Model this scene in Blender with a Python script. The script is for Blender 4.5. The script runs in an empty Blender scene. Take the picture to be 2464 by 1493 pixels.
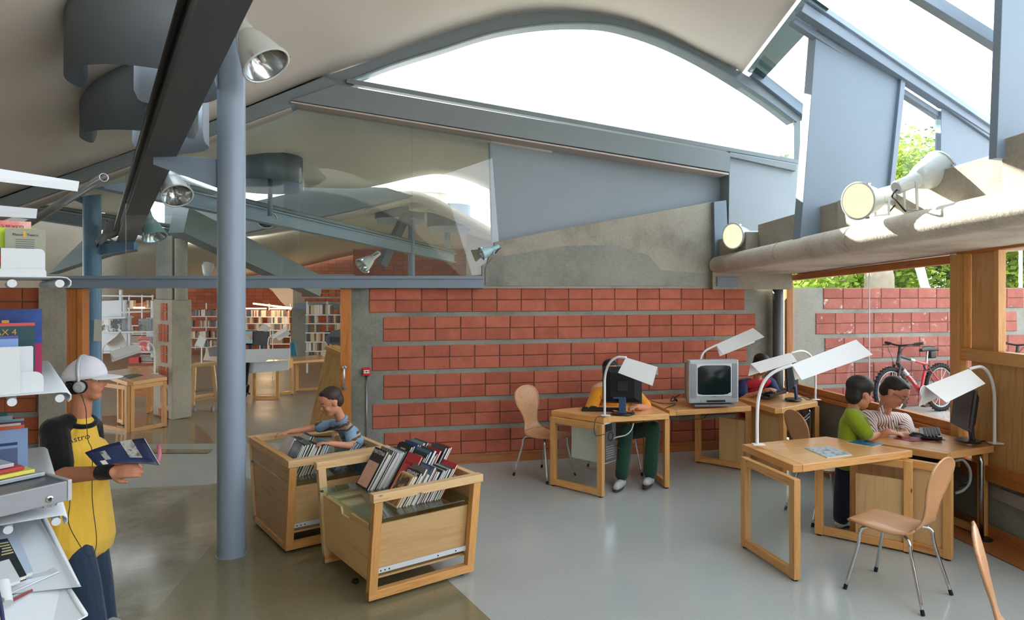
import bpy, bmesh, math, random
from mathutils import Vector, Matrix, Euler
R = random.Random(7)
SC = bpy.context.scene
COL = SC.collection
V = Vector
# ---------------------------------------------------------------- camera
FPX, EYE, HX, HY = 1643.0, 2.0, 1232.0, 693.0      # focal length in pixels, eye height, horizon
cam = bpy.data.cameras.new('camera'); cam.sensor_width = 36.0; cam.lens = FPX * 36.0 / 2464.0
cam.shift_y = -(746.5 - HY) / 2464.0; cam.clip_start = 0.05; cam.clip_end = 400
co = bpy.data.objects.new('camera', cam); COL.objects.link(co)
co.location = (0, 0, EYE); co.rotation_euler = (math.pi / 2, 0, 0); SC.camera = co
# ---------------------------------------------------------------- sky, sun, exposure
W = bpy.data.worlds.new('sky'); SC.world = W; W.use_nodes = True
wn = W.node_tree; wn.nodes.clear()
wo = wn.nodes.new('ShaderNodeOutputWorld'); wb = wn.nodes.new('ShaderNodeBackground')
wt = wn.nodes.new('ShaderNodeTexCoord'); ws = wn.nodes.new('ShaderNodeSeparateXYZ'); wr = wn.nodes.new('ShaderNodeValToRGB')
wn.links.new(wt.outputs['Generated'], ws.inputs[0]); wn.links.new(ws.outputs['Z'], wr.inputs[0])
wr.color_ramp.elements[0].position = 0.0; wr.color_ramp.elements[0].color = (0.95, 0.975, 1.0, 1)
wr.color_ramp.elements[1].position = 0.7; wr.color_ramp.elements[1].color = (0.82, 0.915, 1.0, 1)
wn.links.new(wr.outputs[0], wb.inputs[0]); wb.inputs[1].default_value = 4.0
wn.links.new(wb.outputs[0], wo.inputs[0])
sun = bpy.data.lights.new('sun', 'SUN'); sun.energy = 30.0; sun.angle = 0.009; sun.color = (1.0, 0.93, 0.82)
so = bpy.data.objects.new('sun', sun); COL.objects.link(so); so.location = (-8, 20, 14)
so.rotation_euler = V((0.42, -0.78, -0.46)).to_track_quat('-Z', 'Y').to_euler()
VS = SC.view_settings; VS.view_transform = 'Standard'; VS.look = 'None'; VS.gamma = 1.0
VS.use_curve_mapping = False; VS.exposure = 0.12
SC.cycles.max_bounces = 7; SC.cycles.diffuse_bounces = 4; SC.cycles.glossy_bounces = 3
SC.cycles.use_adaptive_sampling = True; SC.cycles.adaptive_threshold = 0.07; SC.cycles.use_light_tree = False
SC.cycles.transmission_bounces = 4; SC.cycles.transparent_max_bounces = 8
SC.cycles.caustics_reflective = False; SC.cycles.caustics_refractive = False
SC.cycles.sample_clamp_indirect = 6.0
# ---------------------------------------------------------------- placing helpers
def P(px, py, Y): return V(((px - HX) / FPX * Y, Y, EYE - (py - HY) / FPX * Y))
def G(px, py, z=0.0): return P(px, py, FPX * (EYE - z) / (py - HY))
L0, LD = V((-1.58, 7.54, 0)), V((4.48, 0.99, 0)).normalized()     # the long brick wall's line on the floor
LN = V((LD.y, -LD.x, 0))                                          # its normal, towards the camera
def WP(px, py, off=0.0):                                          # a point of the wall's plane, off metres in front of it
    d = V(((px - HX) / FPX, 1, -(py - HY) / FPX)); o = L0 + LN * off
    k = (o.dot(LN)) / d.dot(LN); return V((0, 0, EYE)) + d * k
def WS(s, z, off=0.0): q = L0 + LD * s + LN * off; return V((q.x, q.y, z))
def ws(px, off=0.0): return (WP(px, HY, off) - L0).dot(LD)        # distance along the wall
# ---------------------------------------------------------------- objects
WM = {}
def empty(name, loc, rz=0.0, label=None, cat=None, group=None, parent=None):
    o = bpy.data.objects.new(name, None); COL.objects.link(o); o.empty_display_size = 0.05
    M = Matrix.Translation(V(loc)) @ Matrix.Rotation(rz, 4, 'Z')
    if parent: o.parent = parent; o.matrix_basis = WM[parent.name].inverted() @ M
    else: o.matrix_basis = M
    WM[o.name] = M; return tag(o, label, cat, group)
def tag(o, label=None, cat=None, group=None, kind=None):
    if label: o['label'] = label
    if cat: o['category'] = cat
    if group: o['group'] = group
    if kind: o['kind'] = kind
    return o
def put(name, me, parent=None, M=None):
    o = bpy.data.objects.new(name, me); COL.objects.link(o); M = M or Matrix.Identity(4)
    if parent: o.parent = parent; o.matrix_basis = WM[parent.name].inverted() @ M
    else: o.matrix_basis = M
    WM[o.name] = M.copy(); return o
class MB:
    def __init__(s): s.v = []; s.f = []
    def add(s, vs, fs):
        b = len(s.v); s.v += [V(x) for x in vs]; s.f += [[i + b for i in f] for f in fs]; return s
    def box(s, c, d, M=None):
        x, y, z = [q / 2 for q in d]; c = V(c)
        vs = [c + V((i * x, j * y, k * z)) for k in (-1, 1) for j in (-1, 1) for i in (-1, 1)]
        if M is not None: vs = [M @ q for q in vs]
        return s.add(vs, [(0, 2, 3, 1), (4, 5, 7, 6), (0, 1, 5, 4), (2, 6, 7, 3), (0, 4, 6, 2), (1, 3, 7, 5)])
    def prism(s, poly, ext):
        n = len(poly); e = V(ext); a = [V(p) for p in poly]
        return s.add(a + [p + e for p in a], [list(range(n))[::-1], list(range(n, 2 * n))] + [(i, (i + 1) % n, n + (i + 1) % n, n + i) for i in range(n)])
    def bar(s, p0, p1, w, h, up=(0, 0, 1)):
        p0, p1 = V(p0), V(p1); return s.box((0, 0, 0), ((p1 - p0).length, w, h), frame(p0, p1, up))
    def tube(s, pts, r, n=8, cap=True):
        pts = [V(p) for p in pts]; rs = r if isinstance(r, (list, tuple)) else [r] * len(pts); b = len(s.v); up = None
        for i, p in enumerate(pts):
            d = (pts[min(i + 1, len(pts) - 1)] - pts[max(i - 1, 0)]).normalized()
            if up is None: up = d.orthogonal().normalized()
            up = (up - d * up.dot(d)); up = up.normalized() if up.length > 1e-6 else d.orthogonal().normalized()
            sd = d.cross(up)
            for k in range(n):
                a = 2 * math.pi * k / n; s.v.append(p + (up * math.cos(a) + sd * math.sin(a)) * rs[i])
        for i in range(len(pts) - 1):
            for k in range(n):
                s.f.append([b + i * n + k, b + i * n + (k + 1) % n, b + (i + 1) * n + (k + 1) % n, b + (i + 1) * n + k])
        if cap:
            s.f.append([b + k for k in range(n)][::-1]); e = b + (len(pts) - 1) * n; s.f.append([e + k for k in range(n)])
        return s
    def lathe(s, prof, n=24, M=None, arc=None):
        b = len(s.v); a0, a1 = arc or (0, 2 * math.pi); m = n if arc is None else n + 1
        for r, z in prof:
            for k in range(m):
                a = a0 + (a1 - a0) * k / n; q = V((r * math.cos(a), r * math.sin(a), z)); s.v.append(M @ q if M is not None else q)
        for i in range(len(prof) - 1):
            for k in range(n):
                k2 = (k + 1) % m; s.f.append([b + i * m + k, b + i * m + k2, b + (i + 1) * m + k2, b + (i + 1) * m + k])
        return s
    def grid(s, rows):
        b = len(s.v); m = len(rows[0])
        for r in rows: s.v += [V(p) for p in r]
        for i in range(len(rows) - 1):
            for k in range(m - 1): s.f.append([b + i * m + k, b + i * m + k + 1, b + (i + 1) * m + k + 1, b + (i + 1) * m + k])
        return s
    def mesh(s, name, mat, smooth=False, fix=True):
        me = bpy.data.meshes.new(name); me.from_pydata([tuple(p) for p in s.v], [], s.f); me.validate(); me.update()
        if fix:
            bm = bmesh.new(); bm.from_mesh(me); bmesh.ops.remove_doubles(bm, verts=bm.verts, dist=1e-5); bmesh.ops.recalc_face_normals(bm, faces=bm.faces); bm.to_mesh(me); bm.free()
        for m in (mat if isinstance(mat, list) else [mat]): me.materials.append(MT[m])
        if smooth:
            for p in me.polygons: p.use_smooth = True
        return me
    def build(s, name, mat, parent=None, smooth=False, bevel=0.0, solid=0.0, M=None, **tg):
        o = put(name, s.mesh(name, mat, smooth), parent, M)
        if solid: m = o.modifiers.new('thickness', 'SOLIDIFY'); m.thickness = solid; m.offset = 0
        if bevel: m = o.modifiers.new('edge', 'BEVEL'); m.width = bevel; m.segments = 2; m.limit_method = 'ANGLE'
        if smooth == 'auto': autosmooth(o)
        return tag(o, **tg)
def autosmooth(o):
    for p in o.data.polygons: p.use_smooth = True
    bm = bmesh.new(); bm.from_mesh(o.data)
    for e in bm.edges:
        if len(e.link_faces) == 2 and e.calc_face_angle(0) > 0.6: e.smooth = False
    bm.to_mesh(o.data); bm.free()
def frame(p0, p1, up=(0, 0, 1), at=0.5):                          # X along p0->p1, Z near up, origin between
    p0, p1 = V(p0), V(p1); x = (p1 - p0).normalized(); u = V(up); y = u.cross(x)
    if y.length < 1e-4: y = V((0, 1, 0)).cross(x) if abs(x.y) < .9 else V((1, 0, 0)).cross(x)
    y.normalize(); z = x.cross(y); M = Matrix((x, y, z)).transposed().to_4x4(); M.translation = p0.lerp(p1, at); return M
def bar(name, p0, p1, w, h, mat, parent=None, up=(0, 0, 1), bevel=0.003, **tg):   # a board of its own, grain along it
    p0, p1 = V(p0), V(p1)
    return MB().box((0, 0, 0), ((p1 - p0).length, w, h)).build(name, mat, parent, M=frame(p0, p1, up), bevel=bevel, **tg)
def slab(name, poly, ext, mat, parent=None, bevel=0.0, gx=None, **tg):            # a polygon pushed out; grain along gx
    poly = [V(p) for p in poly]; gx = V(gx) if gx else (poly[1] - poly[0]); M = frame(poly[0], poly[0] + gx, V(ext), 0); Mi = M.inverted()
    return MB().prism([Mi @ p for p in poly], Mi.to_3x3() @ V(ext)).build(name, mat, parent, M=M, bevel=bevel, **tg)
def copytree(o, M, label=None, group=None, parent=None):
    c = o.copy(); COL.objects.link(c); WM[c.name] = M.copy()
    if parent: c.parent = parent; c.matrix_basis = o.matrix_basis
    else: c.matrix_basis = M
    if label: c['label'] = label
    if group: c['group'] = group
    for ch in o.children: copytree(ch, M @ ch.matrix_basis, parent=c)
    return c
def TR(loc, rz=0.0): return Matrix.Translation(V(loc)) @ Matrix.Rotation(rz, 4, 'Z')
def bez(ps, n=12):                                               # Catmull-Rom through the points
    ps = [V(p) for p in ps]; q = [ps[0] * 2 - ps[1]] + ps + [ps[-1] * 2 - ps[-2]]; out = []
    for i in range(1, len(q) - 2):
        for k in range(n):
            t = k / n; a, b, c, d = q[i - 1], q[i], q[i + 1], q[i + 2]
            out.append(0.5 * (2 * b + (c - a) * t + (2 * a - 5 * b + 4 * c - d) * t * t + (3 * b - a - 3 * c + d) * t ** 3))
    return out + [ps[-1]]
def text(name, s, size, M, mat, parent=None, ext=0.0006, align='CENTER', shear=0.0, sx=1.0):
    cu = bpy.data.curves.new(name, 'FONT'); cu.body = s; cu.size = size; cu.extrude = ext; cu.align_x = align; cu.align_y = 'CENTER'; cu.shear = shear; cu.resolution_u = 3
    t = bpy.data.objects.new(name, cu); COL.objects.link(t)
    me = bpy.data.meshes.new_from_object(t.evaluated_get(bpy.context.evaluated_depsgraph_get()))
    bpy.data.objects.remove(t); me.materials.clear(); me.materials.append(MT[mat])
    return put(name, me, parent, M @ Matrix.Diagonal((sx, 1, 1, 1)))
# ---------------------------------------------------------------- materials
MT = {}
def lin(c):
    return tuple(((x / 255) / 12.92 if x / 255 <= .04045 else ((x / 255 + .055) / 1.055) ** 2.4) for x in c[:3]) + (1,)
def nodes(name):
    m = bpy.data.materials.new(name); m.use_nodes = True; t = m.node_tree; t.nodes.clear()
    o = t.nodes.new('ShaderNodeOutputMaterial'); MT[name] = m; return m, t, o
def N(t, kind, **kw):
    n = t.nodes.new('ShaderNode' + kind)
    for k, v in kw.items():
        if k.startswith('i_'): n.inputs[k[2:].replace('_', ' ')].default_value = v
        else: setattr(n, k, v)
    return n
def ramp(t, src, stops):
    r = N(t, 'ValToRGB'); e = r.color_ramp.elements
    while len(e) < len(stops): e.new(0.5)
    for x, (p, c) in zip(e, stops): x.position = p; x.color = c if len(c) == 4 else lin(c)
    t.links.new(src, r.inputs[0]); return r.outputs[0]
def mixc(t, f, a, b, mode='MIX'):
    m = N(t, 'Mix', data_type='RGBA', blend_type=mode)
    for i, x in ((0, f), (6, a), (7, b)):
        if isinstance(x, (int, float)): m.inputs[i].default_value = x
        elif isinstance(x, tuple): m.inputs[i].default_value = x
        else: t.links.new(x, m.inputs[i])
    return m.outputs[2]
def coords(t, scale=(1, 1, 1), vary=False, kind='Object'):
    tc = N(t, 'TexCoord'); mp = N(t, 'Mapping'); mp.inputs['Scale'].default_value = scale; t.links.new(tc.outputs[kind], mp.inputs[0])
    if vary:
        oi = N(t, 'ObjectInfo'); mu = N(t, 'VectorMath', operation='SCALE'); cb = N(t, 'CombineXYZ')
        for i in range(3): t.links.new(oi.outputs['Random'], cb.inputs[i])
        mu.inputs['Scale'].default_value = 37.0; t.links.new(cb.outputs[0], mu.inputs[0]); t.links.new(mu.outputs[0], mp.inputs['Location'])
    return mp.outputs[0]
def noise(t, co, scale, detail=4, rough=.55):
    n = N(t, 'TexNoise', i_Scale=scale, i_Detail=detail, i_Roughness=rough); t.links.new(co, n.inputs['Vector']); return n.outputs[0]
def finish(t, o, col, rough=.5, metal=0.0, bump=None, bstr=.2, bdist=.01, spec=.5, coat=0.0, sheen=0.0):
    b = N(t, 'BsdfPrincipled'); b.inputs['Metallic'].default_value = metal; b.inputs['Specular IOR Level'].default_value = spec
    b.inputs['Coat Weight'].default_value = coat; b.inputs['Sheen Weight'].default_value = sheen
    if isinstance(col, tuple): b.inputs['Base Color'].default_value = col
    else: t.links.new(col, b.inputs['Base Color'])
    if isinstance(rough, (int, float)): b.inputs['Roughness'].default_value = rough
    else: t.links.new(rough, b.inputs['Roughness'])
    if bump is not None:
        bp = N(t, 'Bump', i_Strength=bstr, i_Distance=bdist); t.links.new(bump, bp.inputs['Height']); t.links.new(bp.outputs[0], b.inputs['Normal'])
    t.links.new(b.outputs[0], o.inputs[0]); return b
def plain(name, c, rough=.5, metal=0.0, var=.06, scale=6, spec=.5, bump=0.0, coat=0.0, sheen=0.0, bscale=60):
    m, t, o = nodes(name); co = coords(t); n = noise(t, co, scale); l = lin(c)
    col = mixc(t, n, tuple(x * (1 - var) for x in l[:3]) + (1,), tuple(min(1, x * (1 + var)) for x in l[:3]) + (1,))
    finish(t, o, col, rough, metal, noise(t, co, bscale, 3) if bump else None, bump, .004, spec, coat, sheen); return m
def wood(name, light, dark, rough=.42, knots=True, gs=1.0, coat=.15):
    m, t, o = nodes(name); co = coords(t, (1, 1, 1), True)
    st = N(t, 'Mapping'); st.inputs['Scale'].default_value = (1.1 * gs, 16 * gs, 16 * gs); t.links.new(co, st.inputs[0])
    g = noise(t, st.outputs[0], 2.2, 6, .6); g2 = noise(t, st.outputs[0], 9, 3, .5)
    col = ramp(t, g, [(.3, dark), (.48, light), (.62, light), (.8, dark)])
    col = mixc(t, .25, col, ramp(t, g2, [(.35, dark), (.6, light)]))
    oi = N(t, 'ObjectInfo'); hv = N(t, 'HueSaturation'); mr = N(t, 'MapRange', i_To_Min=.86, i_To_Max=1.1); t.links.new(oi.outputs['Random'], mr.inputs[0])
    t.links.new(mr.outputs[0], hv.inputs['Value']); t.links.new(col, hv.inputs['Color']); col = hv.outputs[0]
    if knots:
        k = N(t, 'Mapping'); k.inputs['Scale'].default_value = (1, 2.2, 2.2); t.links.new(co, k.inputs[0])
        vo = N(t, 'TexVoronoi', i_Scale=3.1); t.links.new(k.outputs[0], vo.inputs['Vector'])
        col = mixc(t, ramp(t, vo.outputs['Distance'], [(.02, (255, 255, 255)), (.075, (0, 0, 0))]), col, lin([x * .38 for x in dark]))
    finish(t, o, col, rough, 0, g2, .06, .003, .4, coat); return m
def concrete(name, light, dark, pores=True, scale=1.0):
    m, t, o = nodes(name); co = coords(t); big = noise(t, co, 1.3 * scale, 8, .62); fine = noise(t, co, 40 * scale, 4, .6)
    col = ramp(t, big, [(.32, dark), (.5, light), (.7, [min(255, x * 1.08) for x in light])])
    col = mixc(t, .35, col, ramp(t, fine, [(.3, dark), (.7, light)]))
    if pores:
        vo = N(t, 'TexVoronoi', i_Scale=26 * scale); t.links.new(co, vo.inputs['Vector'])
        col = mixc(t, ramp(t, vo.outputs['Distance'], [(.05, (190, 190, 190)), (.12, (0, 0, 0))]), col, lin([x * .45 for x in dark]))
    finish(t, o, col, .85, 0, fine, .35, .006, .25); return m
def glass(name, tint=(.93, .97, .96, 1), ref=1.0, rough=0.0):
    m, t, o = nodes(name); tr = N(t, 'BsdfTransparent'); tr.inputs[0].default_value = tint
    gl = N(t, 'BsdfGlossy', i_Roughness=rough); gl.inputs[0].default_value = (.95, .98, 1, 1); fr = N(t, 'LayerWeight'); pw = N(t, 'Math', operation='POWER'); pw.inputs[1].default_value = 5.0; t.links.new(fr.outputs['Facing'], pw.inputs[0])
    m2 = N(t, 'Math', operation='MULTIPLY_ADD'); m2.inputs[1].default_value = .9; m2.inputs[2].default_value = .05 * ref; t.links.new(pw.outputs[0], m2.inputs[0])
    mx = N(t, 'MixShader'); t.links.new(m2.outputs[0], mx.inputs[0]); t.links.new(tr.outputs[0], mx.inputs[1]); t.links.new(gl.outputs[0], mx.inputs[2]); t.links.new(mx.outputs[0], o.inputs[0]); return m
def emit(name, c, s):
    m, t, o = nodes(name); e = N(t, 'Emission', i_Strength=s); e.inputs[0].default_value = lin(c); t.links.new(e.outputs[0], o.inputs[0]); return m
def brickmat(name, a, b, c, chalk=False):
    m, t, o = nodes(name); co = coords(t, (1, 1, 1), True); oi = N(t, 'ObjectInfo')
    base = ramp(t, oi.outputs['Random'], [(0, a), (.5, b), (1, c)]); n1 = noise(t, co, 7, 5, .6); n2 = noise(t, co, 60, 4, .6)
    col = mixc(t, ramp(t, n1, [(.42, (0, 0, 0)), (.75, (150, 150, 150))]), base, lin([x * .62 for x in a]))
    col = mixc(t, ramp(t, n1, [(.22, (120, 120, 120)), (.45, (0, 0, 0))]), col, lin((206, 150, 128)))
    col = mixc(t, .18, col, ramp(t, n2, [(.3, [x * .7 for x in a]), (.7, c)]))
    if chalk:
        n3 = noise(t, co, 5.0, 6, .7); col = mixc(t, ramp(t, n3, [(.6, (0, 0, 0)), (.68, (235, 235, 235))]), col, lin((214, 208, 204)))
    finish(t, o, col, .8, 0, n2, .25, .004, .25); return m
plain('plaster', (222, 212, 202), .9, var=.03, scale=1.5, spec=.15)
plain('plaster_warm', (218, 210, 198), .9, var=.04, scale=1.0, spec=.15)
plain('steel_blue', (138, 154, 172), .38, var=.05, scale=9, bump=.12, bscale=90)
plain('steel_azure', (92, 134, 168), .35, var=.04, scale=9, bump=.1); plain('drum_skylit', (176, 186, 202), .5, var=.03)  # last one: drum grey made paler, daylight from above painted into the colour
plain('steel_mid', (116, 130, 144), .45, var=.06, scale=7, bump=.08)
plain('steel_dark', (86, 90, 96), .45, var=.08, scale=6, bump=.08)
plain('panel_grey', (140, 150, 156), .55, var=.04, scale=3, bump=.1, bscale=120)
plain('fin_grey', (116, 130, 144), .55, var=.04, scale=3, bump=.1, bscale=120)
plain('fascia_grey', (120, 129, 132), .5, var=.06, scale=4, bump=.06)
plain('soffit_pink', (190, 176, 166), .7, var=.04)
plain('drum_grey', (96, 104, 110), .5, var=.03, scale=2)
concrete('concrete', (166, 159, 145), (120, 115, 105))
concrete('concrete_wall', (146, 146, 137), (104, 105, 98))
concrete('concrete_light', (214, 204, 190), (158, 148, 136))
concrete('concrete_mortar', (146, 146, 138), (104, 104, 98), scale=2)
brickmat('brick', (168, 90, 70), (182, 102, 82), (194, 110, 86))
brickmat('brick_outside', (148, 84, 74), (160, 96, 87), (168, 104, 93), True)
brickmat('brick_dim', (158, 84, 56), (172, 94, 62), (182, 104, 70))
wood('pine', (216, 162, 98), (182, 122, 64))
wood('pine_top', (224, 172, 112), (196, 136, 80), knots=False, rough=.3, coat=.3)
wood('pine_pale', (226, 190, 142), (204, 158, 104))
wood('pine_red', (190, 118, 54), (150, 84, 34))
wood('birch', (212, 176, 126), (190, 148, 98), knots=False, gs=.6)
wood('oak', (208, 164, 104), (176, 126, 72), knots=False)
wood('beech', (194, 146, 104), (170, 120, 82), knots=False, gs=1.3, rough=.38)
wood('skirting', (176, 112, 66), (146, 86, 46), knots=False)
glass('glass', (.95, .98, .97, 1)); glass('glass_green', (.78, .86, .88, 1), 1.2); glass('glass_shelf', (.78, .90, .86, 1), 1.3)
glass('glass_sky', (.9, .96, 1, 1), .6); glass('glass_dark', (.03, .045, .04, 1), 1.5); glass('frosted', (.62, .70, .68, 1), 1.0, .1)
plain('white_metal', (206, 213, 219), .35, var=.02, scale=2); plain('white_lamp', (236, 238, 240), .4, var=.01)
plain('grey_metal', (150, 152, 156), .3, .9, var=.04); plain('chrome', (200, 202, 205), .16, 1.0, var=.02)
plain('lamp_body', (206, 212, 210), .25, var=.03, coat=.3); plain('lamp_body_blue', (150, 186, 194), .25, var=.03, coat=.3)
plain('black', (22, 22, 24), .4, var=.1); plain('black_matt', (16, 16, 18), .8, var=.1); plain('rubber', (20, 20, 20), .85)
plain('silver_plastic', (176, 182, 186), .32, .25, var=.02); plain('grey_plastic', (128, 132, 136), .5, var=.03); plain('blue_plastic', (40, 70, 110), .3)
plain('player_side', (140, 146, 154), .4, .2, var=.02); plain('player_top', (96, 102, 112), .35, .3, var=.03)
plain('red_paint', (200, 30, 36), .4, var=.04); plain('red_frame', (178, 24, 44), .3, var=.04, coat=.5); plain('silver_paint', (190, 194, 198), .3, .5)
plain('paper', (226, 224, 216), .8, var=.03); plain('paper_grey', (196, 194, 186), .8, var=.05); plain('maroon', (140, 28, 56), .7, var=.06)
plain('beige_plastic', (210, 207, 198), .5, var=.03)
# ================================================================ the setting
def S(o): o['kind'] = 'structure'; return o
def floormat(name, a, b, wear, rough=.32):
    m, t, o = nodes(name); co = coords(t, (1, 1, 1)); n1 = noise(t, co, .9, 6, .6); n2 = noise(t, co, 160, 2, .6)
    col = mixc(t, ramp(t, n1, [(.35, (0, 0, 0)), (.75, (255, 255, 255))]), lin(a), lin(b))
    if wear: col = mixc(t, ramp(t, noise(t, co, 1.6, 9, .68), [(.46, (0, 0, 0)), (.66, (215, 215, 215))]), col, lin(wear))
    col = mixc(t, .14, col, ramp(t, n2, [(.35, [x * .6 for x in a]), (.65, [min(255, x * 1.3) for x in b])]))
    finish(t, o, col, ramp(t, n1, [(.2, (rough * 255,) * 3), (.9, (rough * 255 + 40,) * 3)]), 0, n2, .03, .002, .45)
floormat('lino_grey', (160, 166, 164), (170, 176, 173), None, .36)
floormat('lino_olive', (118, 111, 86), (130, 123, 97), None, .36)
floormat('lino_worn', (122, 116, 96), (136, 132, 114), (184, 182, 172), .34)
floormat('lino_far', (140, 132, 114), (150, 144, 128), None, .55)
def flat(name, pts, mat, z=0.0):
    return S(MB().add([V((p.x, p.y, p.z + z)) for p in pts], [list(range(len(pts)))]).build(name, mat))
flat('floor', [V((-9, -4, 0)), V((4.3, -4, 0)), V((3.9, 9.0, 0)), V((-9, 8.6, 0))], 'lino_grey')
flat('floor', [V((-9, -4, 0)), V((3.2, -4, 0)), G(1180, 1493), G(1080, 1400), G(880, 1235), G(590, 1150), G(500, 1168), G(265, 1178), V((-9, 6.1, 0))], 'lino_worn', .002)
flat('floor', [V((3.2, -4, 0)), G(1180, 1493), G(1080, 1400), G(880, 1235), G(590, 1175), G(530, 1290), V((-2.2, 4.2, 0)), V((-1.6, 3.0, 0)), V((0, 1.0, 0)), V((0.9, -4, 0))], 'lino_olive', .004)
RAMP = [(8.4, 0.0), (16.4, -0.44), (30, -0.44)]
def fz(Y): return 0.0 if Y < 8.4 else max(-0.44, -0.055 * (Y - 8.4))
m = MB(); m.grid([[V((x, y, z - .004)) for x in (-24, 6)] for y, z in [(8.2, 0.0)] + RAMP]); S(m.build('floor', 'lino_far'))
def gf(px, py):                                                  # a point of the sloping far floor
    Y = 9.0
    for _ in range(40): Y = FPX * (EYE - fz(Y)) / (py - HY)
    return P(px, py, Y)
def farflat(pts, mat, z): return S(MB().add([V((p.x, p.y, p.z + z)) for p in pts], [list(range(len(pts)))]).build('floor', mat))
farflat([V((-12, 6.2, .003)), V((-12, 9, .0)), gf(300, 1000), gf(425, 1001), gf(455, 1013), gf(482, 1031), gf(505, 1052), gf(520, 1078), G(500, 1092), G(240, 1092)], 'lino_olive', .006)
# ---- long brick wall: concrete body, bricks laid into it
wall = S(MB().prism([WS(ws(845), 0), WS(ws(1868), 0), WS(ws(1868), 2.0), WS(ws(845), 2.0)], -LN * .3).build('wall_back', 'concrete_wall'))
wallx = S(MB().prism([WS(ws(1900), .3), WS(9.6, .3), WS(9.6, 2.0), WS(ws(1900), 2.0)], -LN * .3).build('wall_outside', 'concrete_wall'))
walll = S(MB().prism([WS(-7.5, 0), WS(ws(106), 0), WS(ws(106), 2.0), WS(-7.5, 2.0)], -LN * .3).build('wall_left', 'concrete_wall'))
concrete('mortar', (122, 92, 80), (88, 66, 58), False, 2)
BW, BH, BP, GP = .279, .130, .287, .322
def brickmesh(w, h, mat, jit):
    r = random.Random(jit); b = .006; d = .03
    def j(): return r.uniform(-.0022, .0022)
    m = MB(); fr = [V((x * (w / 2 - b) + j(), -.011 + j() * .6, z * (h / 2 - b) + j())) for x, z in ((-1, -1), (1, -1), (1, 1), (-1, 1))]
    bk = [V((x * w / 2 + j() * .6, -.003, z * h / 2 + j() * .6)) for x, z in ((-1, -1), (1, -1), (1, 1), (-1, 1))]; bb = [V((p.x, d, p.z)) for p in bk]
    m.add(fr + bk + bb, [(0, 1, 2, 3)] + [(i, 4 + i, 4 + (i + 1) % 4, (i + 1) % 4) for i in range(4)] + [(4 + i, 8 + i, 8 + (i + 1) % 4, 4 + (i + 1) % 4) for i in range(4)])
    return m.mesh('brick', mat)
WROT = Matrix((LD, -LN, V((0, 0, 1)))).transposed().to_4x4()
def courses(parent, mat, spans, ztop=2.0, skip=None):
    kinds = [brickmesh(BW, BH, mat, k) for k in range(5)]
    for gi, (s0, n) in enumerate(spans):
        zt_ = ztop - gi * GP - .004; zb_ = zt_ - 2 * BH - .011; slab('mortar_bed', [WS(s0 + .003, zb_, .0005), WS(s0 + n * BP - .004, zb_, .0005), WS(s0 + n * BP - .004, zt_, .0005), WS(s0 + .003, zt_, .0005)], LN * .002, 'mortar', parent)
        for row in (0, 1):
            for k in range(n):
                z = ztop - gi * GP - .005 - BH / 2 - row * (BH + .009); s = s0 + BP * (k + .5)
                if skip and skip(s, z): continue
                o = put('brick', kinds[R.randrange(5)], parent, Matrix.Translation(WS(s + R.uniform(-.002, .002), z + R.uniform(-.001, .001), .002)) @ WROT)
courses(wall, 'brick', [(0, 16), (.155, 16), (.03, 16), (.155, 16), (.035, 16), (.16, 16)])
sx0 = ws(1980)
courses(wallx, 'brick_outside', [(sx0, 11), (sx0 - .11, 11), (sx0 + .02, 11), (sx0 - .11, 11), (sx0, 11)])
courses(walll, 'brick_dim', [(ws(131) - 4 * BP, 4), (ws(105) - 4 * BP, 4), (ws(131) - 4 * BP, 4), (ws(90) - 4 * BP, 4), (ws(112) - 4 * BP, 4)])
S(slab('baseboard_back', [WS(ws(850), 0, .012), WS(ws(1868), 0, .012), WS(ws(1868), .115, .012), WS(ws(850), .115, .012)], LN * .012, 'skirting', gx=LD))
# opening jambs
S(MB().prism([WS(ws(104), 0, .1), WS(ws(166), 0, .1), WS(ws(166), 2.0, .1), WS(ws(104), 2.0, .1)], -LN * .4).build('wall_left_pier', 'concrete'))
d1 = S(bar('door_1', WS(ws(184), 0, -.03), WS(ws(184), 1.995, -.03), .16, .16, 'pine_red', up=LN, bevel=.004))
bar('door_stop', WS(ws(198), 0.001, .055), WS(ws(198), 1.99, .055), .05, .02, 'pine_red', d1, up=LN)
d2 = S(bar('door_2', WS(ws(832), 0, -.03), WS(ws(832), 1.995, -.03), .115, .12, 'pine_red', up=LN, bevel=.004))
h = MB(); c0, c1 = WS(ws(829), 1.13, .035), WS(ws(829), .91, .035)
h.tube([c0, c0 + LN * .05, c0 + LN * .06 - V((0, 0, .012)), c1 + LN * .06 + V((0, 0, .012)), c1 + LN * .05, c1], .009)
h.build('handle', 'chrome', d2, smooth=True)
for c in (c0, c1): MB().lathe([(0, .012), (.026, .010), (.028, 0)], 16, Matrix.Translation(c) @ LN.to_track_quat('Z', 'Y').to_matrix().to_4x4()).build('handle_rose', 'chrome', d2, smooth='auto')
# ---- steel channel over the opening
beam = S(slab('trim_1', [WP(100, 694, .1), WP(1163, 694, .1), WP(1163, 672, .1), WP(100, 672, .1)], -LN * .2, 'steel_mid', bevel=.003))
slab('top_flange', [WP(100, 672, .115), WP(1163, 672, .115), WP(1163, 664, .115), WP(100, 664, .115)], -LN * .23, 'steel_mid', beam, bevel=.002)
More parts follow.
